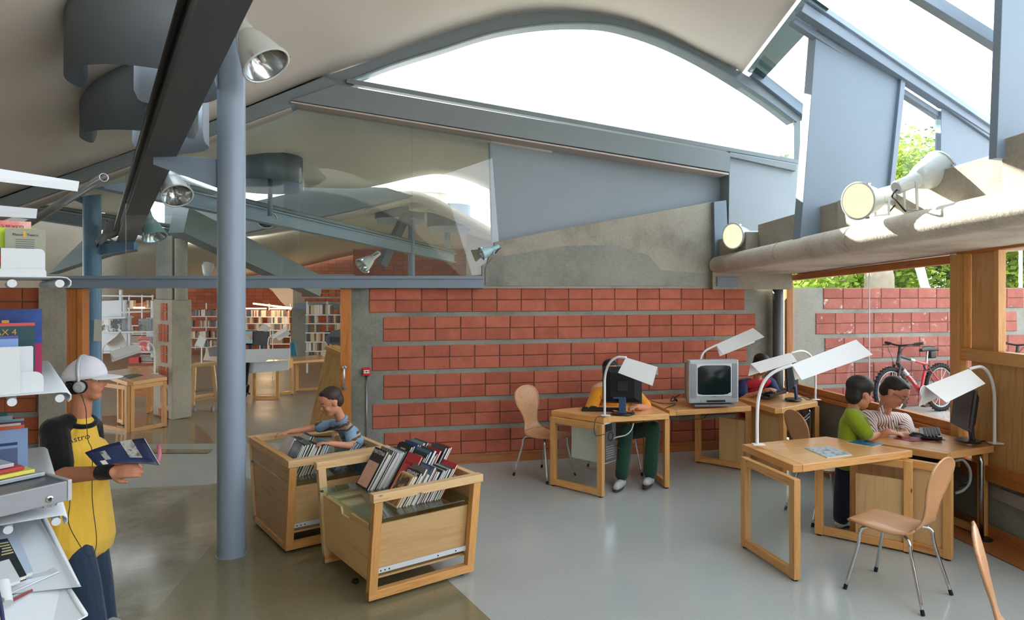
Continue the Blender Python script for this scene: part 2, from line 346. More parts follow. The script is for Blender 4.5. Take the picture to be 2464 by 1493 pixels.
# ---- concrete and plaster above the bricks
S(slab('wall_back_upper', [WP(q[0], q[1], .03) for q in ((1160, 695), (1160, 640), (1172, 634), (1176, 618), (1186, 612), (1190, 583), (1340, 553), (1715, 486), (1724, 695))], -LN * .3, 'concrete', bevel=.006))
pl = MB(); pl.prism([WP(*q, .036) for q in ((1168, 688), (1168, 645), (1185, 620), (1250, 612), (1360, 592), (1480, 590), (1560, 615), (1590, 650), (1710, 660), (1712, 688))], LN * .004); S(pl.build('trim_2', 'concrete_wall'))
S(slab('wall_recess', [WP(1178, 322, -.12), WP(1775, 410, -.12), WP(1765, 560, -.12), WP(1188, 690, -.12)], -LN * .1, 'panel_grey'))
S(slab('wall_right_panel', [WP(1755, 415, .1), WP(1757, 366, .1), WP(1940, 398, .1), WP(1925, 640, .1), WP(1752, 640, .1)], -LN * .3, 'panel_grey', bevel=.004))
S(slab('trim_3', [WP(1718, 486, .1), WP(1748, 482, .1), WP(1752, 575, .1), WP(1722, 690, .1)], -LN * .1, 'steel_mid', bevel=.004))
# fascia beam under the big window, kinked at its left
fas = S(slab('trim_4', [WP(q[0], q[1], .16) for q in ((700, 241), (812, 203), (1918, 397), (1916, 412), (1757, 377), (1755, 414))], -LN * .36, 'fascia_grey', bevel=.003))
slab('soffit', [WP(700, 243, .15), WP(1754, 417, .15), WP(1754, 421, .15), WP(700, 247, .15)], -LN * .34, 'soffit_pink', fas)
fl = S(slab('trim_5', [WP(q[0], q[1], .12) for q in ((-260, 572), (-260, 606), (700, 256), (820, 206), (780, 184), (460, 312))], -LN * .3, 'fascia_grey', bevel=.003))
slab('soffit', [WP(-260, 600, .08), WP(-260, 616, .08), WP(700, 262, .08), WP(700, 250, .08)], -LN * .2, 'soffit_pink', fl)
# ---- big lunette window
OUT = [(780, 184), (895, 144), (1010, 100), (1115, 65), (1211, 38), (1307, 27), (1403, 30), (1498, 45), (1594, 79), (1690, 127), (1786, 175), (1882, 240), (1950, 288)]
INN = [(842, 195), (943, 156), (1067, 117), (1163, 86), (1240, 69), (1331, 58), (1427, 57), (1498, 67), (1594, 98), (1690, 144), (1786, 201), (1858, 249), (1916, 293)]
win = S(empty('window_1', WP(1400, 380)))
S(slab('trim_15', [WP(*q, .05) for q in ((762, 190), (790, 180), (846, 190), (862, 204), (815, 214), (755, 236))], -LN * .2, 'fascia_grey'))
fb = MB(); o_ = bez([WP(*q, .06) for q in OUT], 4); i_ = bez([WP(*q, .06) for q in INN], 4)
e = LN * .2
fb.grid([[p for p in o_], [p for p in i_], [p - e for p in i_]]); fb.build('window_frame', 'fascia_grey', win, smooth='auto')
gd = MB().tube([p + LN * .01 for p in i_], .014, 6); gd.build('glazing_bead', 'steel_mid', win)
bar('window_rail', WP(835, 197, .05), WP(1920, 392, .05), .1, .05, 'fascia_grey', win)
bar('window_post', WP(1917, 290, .05), WP(1917, 400, .05), .08, .03, 'fascia_grey', win)
xs = [842, 1167, 1440, 1694, 1916]
def tri(i, side): pass
for a, b in zip(xs, xs[1:]):                                      # upright panes, one by one
    top = [p for p in i_ if WP(a, 300).x - 1e-3 <= p.x <= WP(b, 300).x + 1e-3]
    lo = lambda x: 197 + (x - 842) * (392 - 197) / 1074
    poly = [WP(a, lo(a) + 3, .03), WP(b, lo(b) + 3, .03)] + [p - LN * .03 for p in reversed(top)]
    if len(top) > 1: MB().add(poly, [list(range(len(poly)))]).build('pane', 'glass_sky', win)
    bar('sill_strip', WP(a + 2, lo(a + 2) - 9, -.1), WP(b - 2, lo(b - 2) - 9, -.1), .01, .07, 'frosted', win)
# ---- vaulted ceiling, pushed out from the arch towards the camera
CUR = [(-420, 640), (-200, 552), (0, 480), (230, 400), (460, 315), (620, 250)] + OUT[:11]
DIR = V((-.10, -1, 0))
cp = bez([WP(*q, .06) for q in CUR], 5)
rows = []
for k in range(0, 25):
    d = DIR * (k * .5) - DIR * .12; rows.append([p + d for p in cp])
cl = MB().grid(rows); ceil = cl.build('ceiling', 'plaster', smooth=True); S(ceil)
sd = ceil.modifiers.new('t', 'SOLIDIFY'); sd.thickness = .16; sd.offset = 1
def zc(x, y):                                                    # ceiling height above a point of the plan
    best = min(cp, key=lambda p: abs((p.x + DIR.x * (p.y - y)) - x)); return best.z
DRUMS = [(V((-2.67, 4.98, 0)), .5, 3.47), (V((-3.22, 6.02, 0)), .5, 3.28)]
dg = bpy.context.evaluated_depsgraph_get()
for c, r, zb in DRUMS:                                           # round openings for the skylight drums
    cu = put('cut', MB().lathe([(0, 2.6), (r - .03, 2.6), (r - .03, 5.6), (0, 5.6)], 40).mesh('cut', 'plaster'), None, Matrix.Translation(c))
    b = ceil.modifiers.new('hole', 'BOOLEAN'); b.operation = 'DIFFERENCE'; b.object = cu; b.solver = 'EXACT'
dg.update(); me2 = bpy.data.meshes.new_from_object(ceil.evaluated_get(dg)); ceil.modifiers.clear(); ceil.data = me2
for o in [o for o in COL.objects if o.name.startswith('cut')]: bpy.data.objects.remove(o)
def drum(c, r, zb, label, arcs, mat='drum_grey', ztop=None):
    t = empty('skylight_drum', c + V((0, 0, zb)), 0, label, 'skylight', 'sheet metal skylight drums')
    for a0, a1, dz in arcs:
        n = 40; m = MB(); rows = [[], []]
        for k in range(n + 1):
            a = math.radians(a0 + (a1 - a0) * k / n); q = V((math.cos(a) * r, math.sin(a) * r, 0)) + c
            arcl = min(k, n - k) / n * abs(math.radians(a1 - a0)) * r; rr = .09
            lift = 0 if arcl > rr else rr - math.sqrt(max(0, rr * rr - (rr - arcl) ** 2))
            rows[0].append(V((q.x, q.y, (ztop + .05) if ztop else zc(c.x + r, c.y) + .12))); rows[1].append(V((q.x, q.y, zb + dz + lift)))
        m.grid(rows); m.build('shade_sheet', mat if a0 > 90 else 'drum_skylit', t, smooth=True, solid=.006)  # back sheets take the paler tone with the skylight painted in
    dm = MB().lathe([(r, 0), (r * .95, .08), (r * .7, .2), (r * .35, .27), (.01, .29)], 32, Matrix.Translation(c + V((0, 0, (ztop or zc(c.x, c.y)) + .35))))
    dm.build('dome', 'glass_sky', t, smooth=True); return t
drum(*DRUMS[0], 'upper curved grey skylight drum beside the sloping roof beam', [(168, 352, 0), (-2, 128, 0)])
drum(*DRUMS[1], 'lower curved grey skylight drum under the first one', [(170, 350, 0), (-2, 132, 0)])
hp = MB().tube([V((-2.93, 5.5, 3.78)), V((-2.93, 5.5, 2.92))], .024, 10).build('hanger_post', 'steel_mid', smooth=True); tag(hp, 'thin grey steel post hanging beside the upper skylight drum', 'post')
# ---- right roof edge, rafters and skylight panes
RD = V((.97, .2, -.64))
def rafter(name, p, n, w, h, mat='steel_mid', parent=None): return bar(name, p, p + RD * n, w, h, mat, parent, bevel=.004)
A0 = WP(1800, 172, .0); B0 = A0 + DIR * 2.35; C0 = A0 + DIR * 4.9
roof = S(empty('trim_6', B0))
rafter('rafter', A0 + V((.02, -.06, -.03)), 1.5, .12, .12, 'steel_mid', roof); rafter('glass_upstand', A0 + V((.1, -.16, .1)), 1.5, .02, .13, 'frosted', roof)
S(roof)
def B(px, py, Y): return P(px, py, Y)
r2 = S(empty('trim_7', P(2100, 150, 6.5)))
bar('rafter', P(1925, 22, 6.36), P(2420, 345, 6.85), .10, .09, 'steel_mid', r2, bevel=.004)
bar('rafter', P(1905, 52, 6.46), P(2430, 392, 6.95), .08, .05, 'steel_mid', r2, bevel=.004)
bar('rafter', P(1920, -18, 6.30), P(2440, 338, 6.80), .05, .05, 'steel_blue', r2, bevel=.004)
bar('glass_upstand', P(1960, -22, 6.32), P(2440, 292, 6.82), .02, .21, 'frosted', r2)
r3 = S(empty('trim_8', P(2300, 40, 4.7)))
bar('rafter', P(2190, -25, 4.6), P(2440, 130, 4.9), .07, .09, 'steel_mid', r3, bevel=.004)
sk = S(empty('window_2', A0))                                     # sloping roof panes
for a, b in ((0.0, 2.3), (2.35, 4.85), (4.9, 7.4)):
    for u in (0.05, .95):
        p = A0 + DIR * a + V((.0, 0, .16)) + RD * u; q = A0 + DIR * b + V((0, 0, .16)) + RD * u
        MB().add([p, q, q + RD * .88, p + RD * .88], [(0, 1, 2, 3)]).build('pane', 'glass_sky', sk)
dk = MB().add([A0 + V((-.03, -.05, -.012)), A0 + RD * .17 + V((0, -.05, -.012)), A0 + DIR * 2.3 + RD * .2 + V((0, 0, -.012)), A0 + DIR * 2.3 + V((-.03, 0, -.012))], [(0, 1, 2, 3)]); S(dk.build('window_3', 'glass_dark'))
# ---- upright roof panels on the right
def fin(poly, Y0, Y1, th, edge):
    xs = [q[0] for q in poly]; a, b = min(xs), max(xs)
    pts = [P(q[0], q[1], Y0 + (Y1 - Y0) * (q[0] - a) / (b - a)) for q in poly]
    o = S(slab('wall_fin', pts, V((-.03 * th * 5, th, 0)), 'fin_grey', bevel=.004)); return o
f1 = fin([(1966, 52), (2176, 184), (2144, 520), (1922, 620)], 6.46, 6.62, .13, None)
bar('edge_angle', P(2170, 190, 6.6), P(2142, 460, 6.58), .05, .05, 'steel_mid', f1); bar('edge_angle', P(1975, 62, 6.44), P(2172, 186, 6.6), .03, .04, 'steel_mid', f1)
f2 = fin([(2266, 246), (2500, 408), (2500, 470), (2262, 470)], 6.7, 6.9, .08, None)
bar('edge_angle', P(2268, 250, 6.68), P(2460, 384, 6.85), .03, .04, 'steel_mid', f2)
f3 = fin([(2414, -60), (2760, -60), (2760, 420), (2398, 380)], 4.25, 4.5, .06, None)
wr = S(empty('window_4', P(2215, 300, 6.75)))
for px0, px1 in ((1940, 1966), (2172, 2268)):
    MB().add([P(px0, 150 if px0 > 2000 else 40, 6.72), P(px1, 250 if px0 > 2000 else 60, 6.74), P(px1, 500, 6.74), P(px0, 500, 6.72)], [(0, 1, 2, 3)]).build('pane', 'glass_sky', wr)
# ---- concrete slab with rounded nose along the windows
TA, TB, TC = V((2.41, 8.34, 0)), V((3.02, 4.0, 0)), V((3.36, 1.6, 0))
def wl(Y): return 3.46 + .12 * (8.65 - Y)                       # window line: x for a depth
def nose(t): p = TA.lerp(TB, t); return V((p.x, p.y, 2.17 + (2.385 - 2.17) * t)), (.106 + .012 * t)
sl = S(empty('ceiling_slab', nose(.5)[0]))
ends = [(0, .336), (.342, .60), (.606, 1.0), (1.006, 1.45)]
import itertools
for a, b in ends:                                                # cast pieces, joints open between them
    m = MB(); rows = []
    for t in (a, b):
        p, r = nose(t); side = V((.99, .14, 0)); c = p + V((0, 0, r)) + side * r; row = []
        for k in range(13):
            an = math.pi / 2 + math.pi * k / 12; row.append(c + side * math.cos(an) * r + V((0, 0, 1)) * math.sin(an) * r)
        far = V((wl(p.y) + .35, p.y, 0)); row.append(V((far.x, far.y, p.z + .0))); row.append(V((far.x, far.y, p.z + 2 * r))); row.append(row[0]); rows.append(row)
    m.grid(rows)
    for row in rows: m.add(row[:-1], [list(range(len(row) - 1))])
    m.build('slab_piece', 'concrete_light', sl, smooth='auto')
def kerb(t0, t1, h, back, th=.16):
    p0, r0 = nose(t0); p1, r1 = nose(t1); sd = V((.99, .14, 0))
    q = [p0 + sd * back + V((0, 0, 2 * r0 - .01)), p1 + sd * back + V((0, 0, 2 * r1 - .01))]
    slab('kerb', [q[0], q[1], q[1] + V((0, 0, h)), q[0] + V((0, 0, h))], sd * th, 'concrete', sl, bevel=.008)
kerb(.0, .16, .22, .12); kerb(.16, .50, .30, .26); kerb(.50, .93, .30, .24); kerb(.935, 1.4, .34, .10, .4)
# bearing of the slab in the corner
S(slab('trim_9', [P(1715, 697, 8.3), P(1906, 697, 8.3), P(1906, 655, 8.3), P(1715, 655, 8.3)], V((.02, .25, 0)), 'concrete', bevel=.004))
S(slab('trim_10', [P(1726, 690, 8.28), P(1778, 690, 8.28), P(1778, 668, 8.28), P(1726, 666, 8.28)], V((0, .02, 0)), 'steel_mid', bevel=.002))
# ---- window wall on the right
def wp(Y, z, off=0.0): return V((wl(Y) - off, Y - .12 * off, z))
def wy(px): return 4.498 / ((px - HX) / FPX + .12)              # depth on the window line for a picture column
YC, YD = 8.62, wy(2310)
low = S(slab('wall_right', [wp(YC, 0), wp(YD, 0), wp(YD, .70), wp(YC, .70)], V((.25, .02, 0)), 'concrete_wall'))
S(slab('wall_right_low', [wp(YD, 0), wp(1.5, 0), wp(1.5, .5), wp(YD, .5)], V((.25, .02, 0)), 'concrete_wall'))
S(slab('baseboard_right', [wp(YC, 0, .02), wp(1.5, 0, .02), wp(1.5, .10, .02), wp(YC, .10, .02)], V((-.012, 0, 0)), 'skirting', gx=(0, -1, 0)))
S(slab('trim_11', [wp(YC, .003), wp(1.5, .003), V((wl(1.5) - .30, 1.5, .003)), V((wl(YC) - .30, YC - .1, .003))], V((0, 0, .006)), 'skirting', gx=(0, -1, 0)))
def zh(Y): return nose((8.34 - Y) / 4.34)[0].z - .005
w5 = S(empty('window_5', wp(7, .7)))
bar('sill', wp(YC, .725, -.02), wp(YD, .755, -.02), .17, .04, 'pine_red', w5, bevel=.004)
bar('bottom_rail', wp(YC, .79, 0), wp(YD, .81, 0), .06, .07, 'pine_red', w5)
bar('head_rail', wp(YC, zh(YC) - .035), wp(YD, zh(YD) - .045), .07, .07, 'pine_red', w5)
bar('jamb', wp(YC - .06, .7), wp(YC - .06, zh(YC)), .07, .08, 'pine_red', w5, up=(1, 0, 0))
ym = wy(2092)
for a, b in ((YC - .1, ym + .004), (ym - .004, YD)):
    MB().add([wp(a, .82), wp(b, .82), wp(b, zh(b) - .06), wp(a, zh(a) - .06)], [(0, 1, 2, 3)]).build('pane', 'glass', w5)
bar('glass_joint', wp(ym, .82), wp(ym, zh(ym) - .06), .008, .008, 'white_metal', w5, up=(1, 0, 0), bevel=0)
# timber door bay
db = S(empty('door_3', wp(5.4, .5))); y0, y1, y2, y3 = wy(2316), wy(2338), wy(2405), wy(2700)
def dz(Y, py): return EYE - (py - HY) / FPX * Y
bar('post', wp(y0, .5, .03), wp(y0, zh(y0) - .01, .03), .11, .09, 'pine', db, up=(1, 0, 0))
bar('head', wp(y0, 2.325, .02), wp(y3, 2.395, .02), .08, .1, 'pine_red', db)
bar('rail', wp(y0 - .05, 1.45, .02), wp(y3, 1.45, .02), .09, .10, 'pine', db)
bar('bottom_rail', wp(y0 - .05, .52, .02), wp(y3, .52, .02), .09, .12, 'pine_red', db)
bar('stile', wp(y1 + .04, 1.5, .015), wp(y1 + .04, 2.3, .015), .05, .06, 'pine', db, up=(1, 0, 0)); bar('stile', wp(y2 - .02, 1.5, .015), wp(y2 - .02, 2.33, .015), .05, .06, 'pine', db, up=(1, 0, 0))
slab('panel', [wp(y1, 1.5), wp(y2, 1.5), wp(y2, 2.33), wp(y1, 2.3)], V((.03, 0, 0)), 'pine_top', db, gx=(0, 0, 1))
slab('panel', [wp(y1, .56), wp(y3, .56), wp(y3, 1.41), wp(y1, 1.41)], V((.03, 0, 0)), 'oak', db, gx=(0, 0, 1))
MB().add([wp(y2, 1.5), wp(y3, 1.5), wp(y3, 2.36), wp(y2, 2.34)], [(0, 1, 2, 3)]).build('pane', 'glass', db)
# round downpipe in the corner
dp = MB().tube([P(1872, 1080, 8.5), P(1872, 672, 8.5)], .062, 20).build('downpipe', 'steel_dark', smooth=True); tag(dp, 'round grey steel downpipe in the corner beside the window', 'pipe')
# ---- glass screen over the opening
gs = S(empty('window_6', WP(700, 500)))
def ghead(px): return 256 + (700 - px) * .365 if px < 700 else 256 + (px - 700) * .163
def pane(a, b, poly=None):
    xs = [a] + ([700] if a < 700 < b else []) + [b]
    pts = [WP(x, ghead(x), 0) for x in xs] + ([WP(b, 668, 0), WP(a, 668, 0)] if not poly else [WP(*q, 0) for q in poly])
    MB().add(pts, [list(range(len(pts)))[::-1]]).build('pane', 'glass_green', gs)
pane(-250, 302); pane(304, 552); pane(554, 990); pane(992, 1181, [(1200, 580), (1166, 660), (1160, 668), (992, 668)])
bar('glass_joint', WP(303, 402, .004), WP(303, 668, .004), .006, .006, 'chrome', gs, up=LN, bevel=0)
bar('glass_joint', WP(991, 304, .004), WP(991, 668, .004), .004, .004, 'frosted', gs, up=LN, bevel=0)
# ---- outdoors on the right
concrete('paving', (168, 160, 152), (128, 122, 116), False)
S(slab('pavement', [V((3.75, 8.9, .42)), V((3.95, 1.0, .42)), V((30, 1.0, .42)), V((30, 13, .42))], V((0, 0, -.1)), 'paving'))
m, t, o = nodes('earth'); co_ = coords(t); finish(t, o, ramp(t, noise(t, co_, .6, 6), [(.3, (70, 80, 44)), (.7, (112, 110, 70))]), .95)
S(flat('ground', [V((3.9, 9.6, .3)), V((70, 20, .3)), V((70, 90, .3)), V((-40, 90, .3)), V((-40, 30.5, .3)), V((3.9, 30.5, .3))], 'earth'))

# ---- the rest of the room around the camera
S(MB().prism([V((-6.4, 6.72, 0)), V((-6.4, -5, 0)), V((-6.4, -5, 3.2)), V((-6.4, 6.72, 3.2))], V((-.3, 0, 0))).build('wall_left_near', 'concrete_wall'))
S(MB().prism([V((-6.4, -5, 0)), V((4.6, -5, 0)), V((4.6, -5, 2.4)), V((3.4, -5, 6.0)), V((-6.4, -5, 6.0))], V((0, -.3, 0))).build('wall_front', 'concrete_wall'))
S(slab('wall_right_near', [V((4.3, 1.5, 0)), V((4.6, -5, 0)), V((4.6, -5, 2.4)), V((4.3, 1.5, 2.4))], V((.2, 0, 0)), 'pine_red', gx=(0, 0, 1)))
# ================================================================ builders
def cm(c, rough=.45):
    k = 'cover_%d_%d_%d' % tuple(c)
    if k not in MT: plain(k, c, rough, var=.05, scale=4)
    return k
def emblem(name, c1, c2, c3, scale=14):                            # printed picture: blotches of three inks
    if name not in MT:
        m, t, o = nodes(name); co = coords(t); n = noise(t, co, scale, 5, .6)
        finish(t, o, ramp(t, n, [(.36, c1), (.47, c2), (.53, c2), (.62, c3)]), .4)
    return name
def leg_frame(parent, p, q, z1, fill, w=.058, d=.05):              # closed timber frame standing on the floor
    z0 = p.z; p, q = V((p.x, p.y, z0)), V((q.x, q.y, z0)); u = (q - p).normalized(); n = V((-u.y, u.x, 0)); Z = V((0, 0, 1))
    legs = [bar('leg', c + Z * .012, c + Z * (z1 - z0), d, w, 'pine', parent, up=u) for c in (p + u * w / 2, q - u * w / 2)]
    a, b = p + u * w, q - u * w
    bar('stretcher', a + Z * .045, b + Z * .045, d * .9, w, 'pine', parent); bar('apron', a + Z * (z1 - z0 - .03), b + Z * (z1 - z0 - .03), d * .9, w, 'pine', parent)
    for c, lg_ in zip((p + u * w / 2, q - u * w / 2), legs): MB().lathe([(0, 0), (.02, 0), (.018, .014), (0, .014)], 12, Matrix.Translation(c)).build('foot', 'rubber', lg_, smooth='auto')
    x0, x1, zb, zt = 0.0, 1.0, .075, z1 - z0 - .06
    if fill == 'glass': slab('glass_panel', [a + Z * zb, b + Z * zb, b + Z * zt, a + Z * zt], n * .008, 'glass', parent)
    elif fill == 'frost': slab('glass_panel', [a + Z * zb, b + Z * zb, b + Z * zt, a + Z * zt], n * .008, 'frosted', parent)
    elif fill == 'ply': slab('panel', [a + Z * zb, b + Z * zb, b + Z * zt, a + Z * zt], n * .016, 'birch', parent, gx=(0, 0, 1))
    elif fill == 'half': c = a.lerp(b, .42); slab('panel', [c + Z * zb, b + Z * zb, b + Z * (zt - .09), c + Z * (zt - .09)], n * .016, 'birch', parent, gx=(0, 0, 1))
def desk(label, cs, frames, group=None, h=.75, th=.055, z0=0.0, cat='desk', name='computer_desk'):
    cs = [V((c[0], c[1], 0)) for c in cs]; ctr = sum(cs, V()) / len(cs); t = empty(name, V((ctr.x, ctr.y, z0)), 0, label, cat, group)
    Z = V((0, 0, 1)); top = [c + Z * (z0 + h - th) for c in cs]; a, b = top[0], top[1]
    u = (b - a).normalized(); n = V((-u.y, u.x, 0)); n = n if n.dot(top[2] - b) > 0 else -n; w = .075
    slab('edge_board', [a - n * .0, b, b + n * w, a + n * w], Z * th, 'pine', t, bevel=.004, gx=u)
    slab('tabletop', [a + n * (w + .002), b + n * (w + .002)] + top[2:], Z * th, 'pine_top', t, bevel=.004, gx=(top[2] - b).normalized())
    for p, q, fill in frames: leg_frame(t, V((p[0], p[1], z0)), V((q[0], q[1], z0)), z0 + h - th, fill)
    return t
def desk_lamp(label, pole, ridge, w=.15, open_=.62, group='bent tube desk lamps', twist=0.0, z0=None, r=.0115):
    pole = [V(p) for p in pole]; t = empty('desk_lamp', pole[0], 0, label, 'lamp', group)
    MB().tube(bez(pole, 8), r, 12).build('pole', 'white_lamp', t, smooth=True)
    MB().box(pole[0] + V((.01, 0, .004)), (.09, .06, .008)).build('base', 'white_lamp', t, bevel=.002)
    a, b = V(ridge[0]), V(ridge[1]); d = (b - a).normalized(); s = d.cross(V((0, 0, 1))).normalized(); up = s.cross(d)
    if twist: q = Matrix.Rotation(twist, 3, d); s = q @ s; up = q @ up
    wa, wb = w, w * 1.12
    for sg, nm in ((-1, 'shade_flap'), (1, 'shade_flap')):
        f = (s * sg * math.sin(open_) - up * math.cos(open_))
        o = MB().add([a, b, b + f * wb + d * .02 * sg, a + f * wa - d * .015 * sg], [(0, 1, 2, 3)]).build(nm, 'white_lamp', t, solid=.003)
    MB().tube([a + d * .06 - up * .03, b - d * .06 - up * .03], .012, 8).build('lamp_tube', 'paper', t, smooth=True)
    return t
def floodlight(label, loc, aim, s=1.0, lit=False, mat='lamp_body', group='bell shaped floodlights', foot=None, parent=None):
    loc, aim = V(loc), V(aim).normalized(); t = empty('floodlight', loc, 0, label, 'floodlight', group)
    M = Matrix.Translation(loc) @ aim.to_track_quat('X', 'Z').to_matrix().to_4x4() @ Matrix.Rotation(math.pi / 2, 4, 'Y') @ Matrix.Scale(s, 4)
    MB().lathe([(0, -.36), (.05, -.36), (.06, -.345), (.06, -.19), (.068, -.175), (.070, -.14), (.088, -.12), (.112, -.06), (.150, .07), (.160, .12)], 28, M).build('housing', mat, t, smooth='auto')
    MB().lathe([(.158, .115), (.168, .118), (.170, .135), (.158, .14), (.150, .132)], 28, M).build('rim', mat, t, smooth='auto')
    MB().lathe([(.148, .128), (.11, .05), (.06, .0), (0, -.02)], 28, M).build('reflector', 'chrome', t, smooth=True)
    MB().lathe([(0, .10), (.018, .095), (.022, .05), (.016, .0), (0, -.01)], 14, M).build('bulb', 'bulb_lit' if lit else 'beige_plastic', t, smooth=True) if not lit else None
    MB().lathe([(.152, .134), (.08, .139), (0, .14)], 28, M).build('lens', 'lens_lit' if lit else 'glass', t, smooth=True)
    x = M.to_3x3() @ V((0, 1, 0)); x.normalize(); back = loc - aim * .2 * s; f = V(foot) if foot else back + V((0, 0, .2 * s))
    sd = V((-aim.y, aim.x, 0)); sd = sd.normalized() if sd.length > .01 else V((1, 0, 0))
    for g in (-1, 1): bar('yoke_arm', back + sd * .065 * s * g, f + sd * .065 * s * g, .028 * s, .006, mat, t, up=sd, bevel=.001)
    bar('yoke_base', f - sd * .068 * s, f + sd * .068 * s, .03 * s, .012, mat, t, bevel=.001)
    MB().tube(bez([back - aim * .1 * s, back - aim * .2 * s - V((0, 0, .05 * s)), back - aim * .12 * s + (f - back) * .5 + sd * .03, f + sd * .03 - aim * .02], 6), .007, 6).build('cable', 'black', t, smooth=True)
    for an in (.4, 2.5, 4.6):
        q = M @ V((.168 * math.cos(an), .168 * math.sin(an), .11)); MB().box((0, 0, 0), (.02 * s, .012 * s, .04 * s), Matrix.Translation(q) @ M.to_3x3().normalized().to_4x4()).build('clip', 'chrome', t)
    return t
emit('bulb_lit', (255, 196, 130), 14); emit('lens_lit', (255, 226, 188), 1.25)
def chair_proto(label):
    t = empty('plywood_chair', (0, 0, 0), 0, label, 'chair', 'plywood chairs'); pts = [(.235, .437), (.205, .457), (.08, .447), (-.06, .440), (-.145, .452), (-.19, .49), (-.212, .55), (-.232, .64), (-.26, .75), (-.288, .86), (-.30, .915), (-.304, .935)]
    hw = [.15, .185, .205, .20, .175, .135, .105, .125, .185, .185, .12, .035]; cup = [0, 0, .008, .012, .01, .006, .0, .0, .012, .014, .01, .004]
    P3 = bez([V((x, w, z)) for (x, z), w in zip(pts, hw)], 4); C3 = bez([V((c, 0, 0)) for c in cup], 4); rows = []
    for i, p in enumerate(P3):
        a = P3[max(i - 1, 0)]; b = P3[min(i + 1, len(P3) - 1)]; d = V((b.x - a.x, 0, b.z - a.z)).normalized(); n = V((-d.z, 0, d.x)) * -1
        rows.append([V((p.x, p.y * u, p.z)) - n * C3[i].x * (1 - u * u) * -1 for u in (-1, -.8, -.5, -.2, .2, .5, .8, 1)])
    nseat = 4 * 4 + 3
    MB().grid(rows[:nseat + 1]).build('seat', 'beech', t, smooth=True, solid=.011); MB().grid(rows[nseat:]).build('backrest', 'beech', t, smooth=True, solid=.011)
    for sx, sy in ((1, 1), (1, -1), (-1, 1), (-1, -1)):
        hip = V((.03 * sx, .06 * sy, .432)); kn = V((.135 * sx - .01, .165 * sy, .425)); ft = V((.235 * sx - .02, .225 * sy, .012))
        lg_ = MB().tube(bez([hip, hip.lerp(kn, .7), kn + (ft - kn) * .05 + V((.008 * sx, .008 * sy, .0)), kn.lerp(ft, .3), ft], 5), .0105, 10).build('leg', 'chrome', t, smooth=True)
        MB().tube([ft - (kn - ft).normalized() * .01, ft + (kn - ft).normalized() * .02], .0125, 10).build('foot', 'rubber', lg_, smooth='auto')
    MB().box((0, 0, .430), (.14, .16, .012)).build('seat_plate', 'black', t, bevel=.003)
    return t
CH = None
def chair(x, y, face, label, z=0.0):
    global CH
    M = TR((x, y, z), math.atan2(face[1], face[0]))
    if CH is None: CH = chair_proto(label); CH.matrix_basis = M; WM[CH.name] = M; return CH
    return copytree(CH, M, label)
def monitor(label, loc, face, tilt=0.0, w=.37, h=.31, stand='blue_plastic', on=False):
    rz = math.atan2(face[1], face[0]); t = empty('monitor', loc, rz, label, 'monitor', 'flat monitors'); M = TR(loc, rz)
    Q = M @ Matrix.Translation((0, 0, .105 + h / 2)) @ Matrix.Rotation(tilt, 4, 'Y')
    MB().box((.0, 0, 0), (.022, w, h)).build('bezel', 'black', t, M=Q, bevel=.004)
    m = MB(); a, b = (w / 2 - .012, h / 2 - .012), (w / 2 - .075, h / 2 - .06); f = [V((-.011, s * a[0], k * a[1])) for s, k in ((-1, -1), (1, -1), (1, 1), (-1, 1))]; g = [V((-.055, s * b[0], k * b[1])) for s, k in ((-1, -1), (1, -1), (1, 1), (-1, 1))]
    m.add(f + g, [(0, 1, 2, 3), (7, 6, 5, 4)] + [(i, (i + 1) % 4, 4 + (i + 1) % 4, 4 + i) for i in range(4)]); m.build('back_cover', 'black_matt', t, M=Q, bevel=.004)
    MB().box((.0125, 0, .008), (.002, w - .03, h - .05)).build('screen', 'screen_on' if on else 'black', t, M=Q)
    MB().box((-.058, 0, -.01), (.006, .10, .10)).build('mount', 'black', t, M=Q, bevel=.002)
    for k in range(-3, 4): MB().box((-.05, k * .018, h / 2 - .055), (.012, .009, .012)).build('vent_slot', 'rubber', t, M=Q) if False else None
    MB().box((-.045, .03, -h / 2 + .055), (.02, .12, .02)).build('connector', 'blue_plastic', t, M=Q, bevel=.002)
    MB().prism([V((-.05, -.032, 0)), V((-.075, -.036, 0)), V((-.075, .036, 0)), V((-.05, .032, 0))], V((.02, 0, .2))).build('stand', stand, t, M=M @ Matrix.Translation((.0, 0, .012)), bevel=.004)
    MB().lathe([(0, .016), (.1, .014), (.112, .004), (.112, 0), (0, 0)], 32, Matrix.Diagonal((.8, 1, 1, 1))).build('base', 'black', t, M=M @ Matrix.Translation((-.03, 0, 0)), smooth='auto')
    return t
emit('screen_on', (150, 190, 190), .5)
def keyboard(label, loc, face):
    rz = math.atan2(face[1], face[0]); t = empty('keyboard', loc, rz, label, 'keyboard', 'black keyboards'); M = TR(loc, rz)
    MB().prism([V((-.075, -.22, 0)), V((.075, -.22, 0)), V((.075, -.22, .012)), V((-.075, -.22, .028))], V((0, .44, 0))).build('case', 'black', t, M=M, bevel=.003)
    for r in range(5): MB().box((-.058 + r * .024, -.03 if r < 4 else -.03, .030 - r * .0026), (.019, .35, .008)).build('key_row', 'black_matt', t, M=M, bevel=.002)
    for r in range(4): MB().box((-.034 + r * .024, .185, .028 - r * .0026), (.019, .055, .008)).build('key_pad_row', 'black_matt', t, M=M, bevel=.002)
    return t
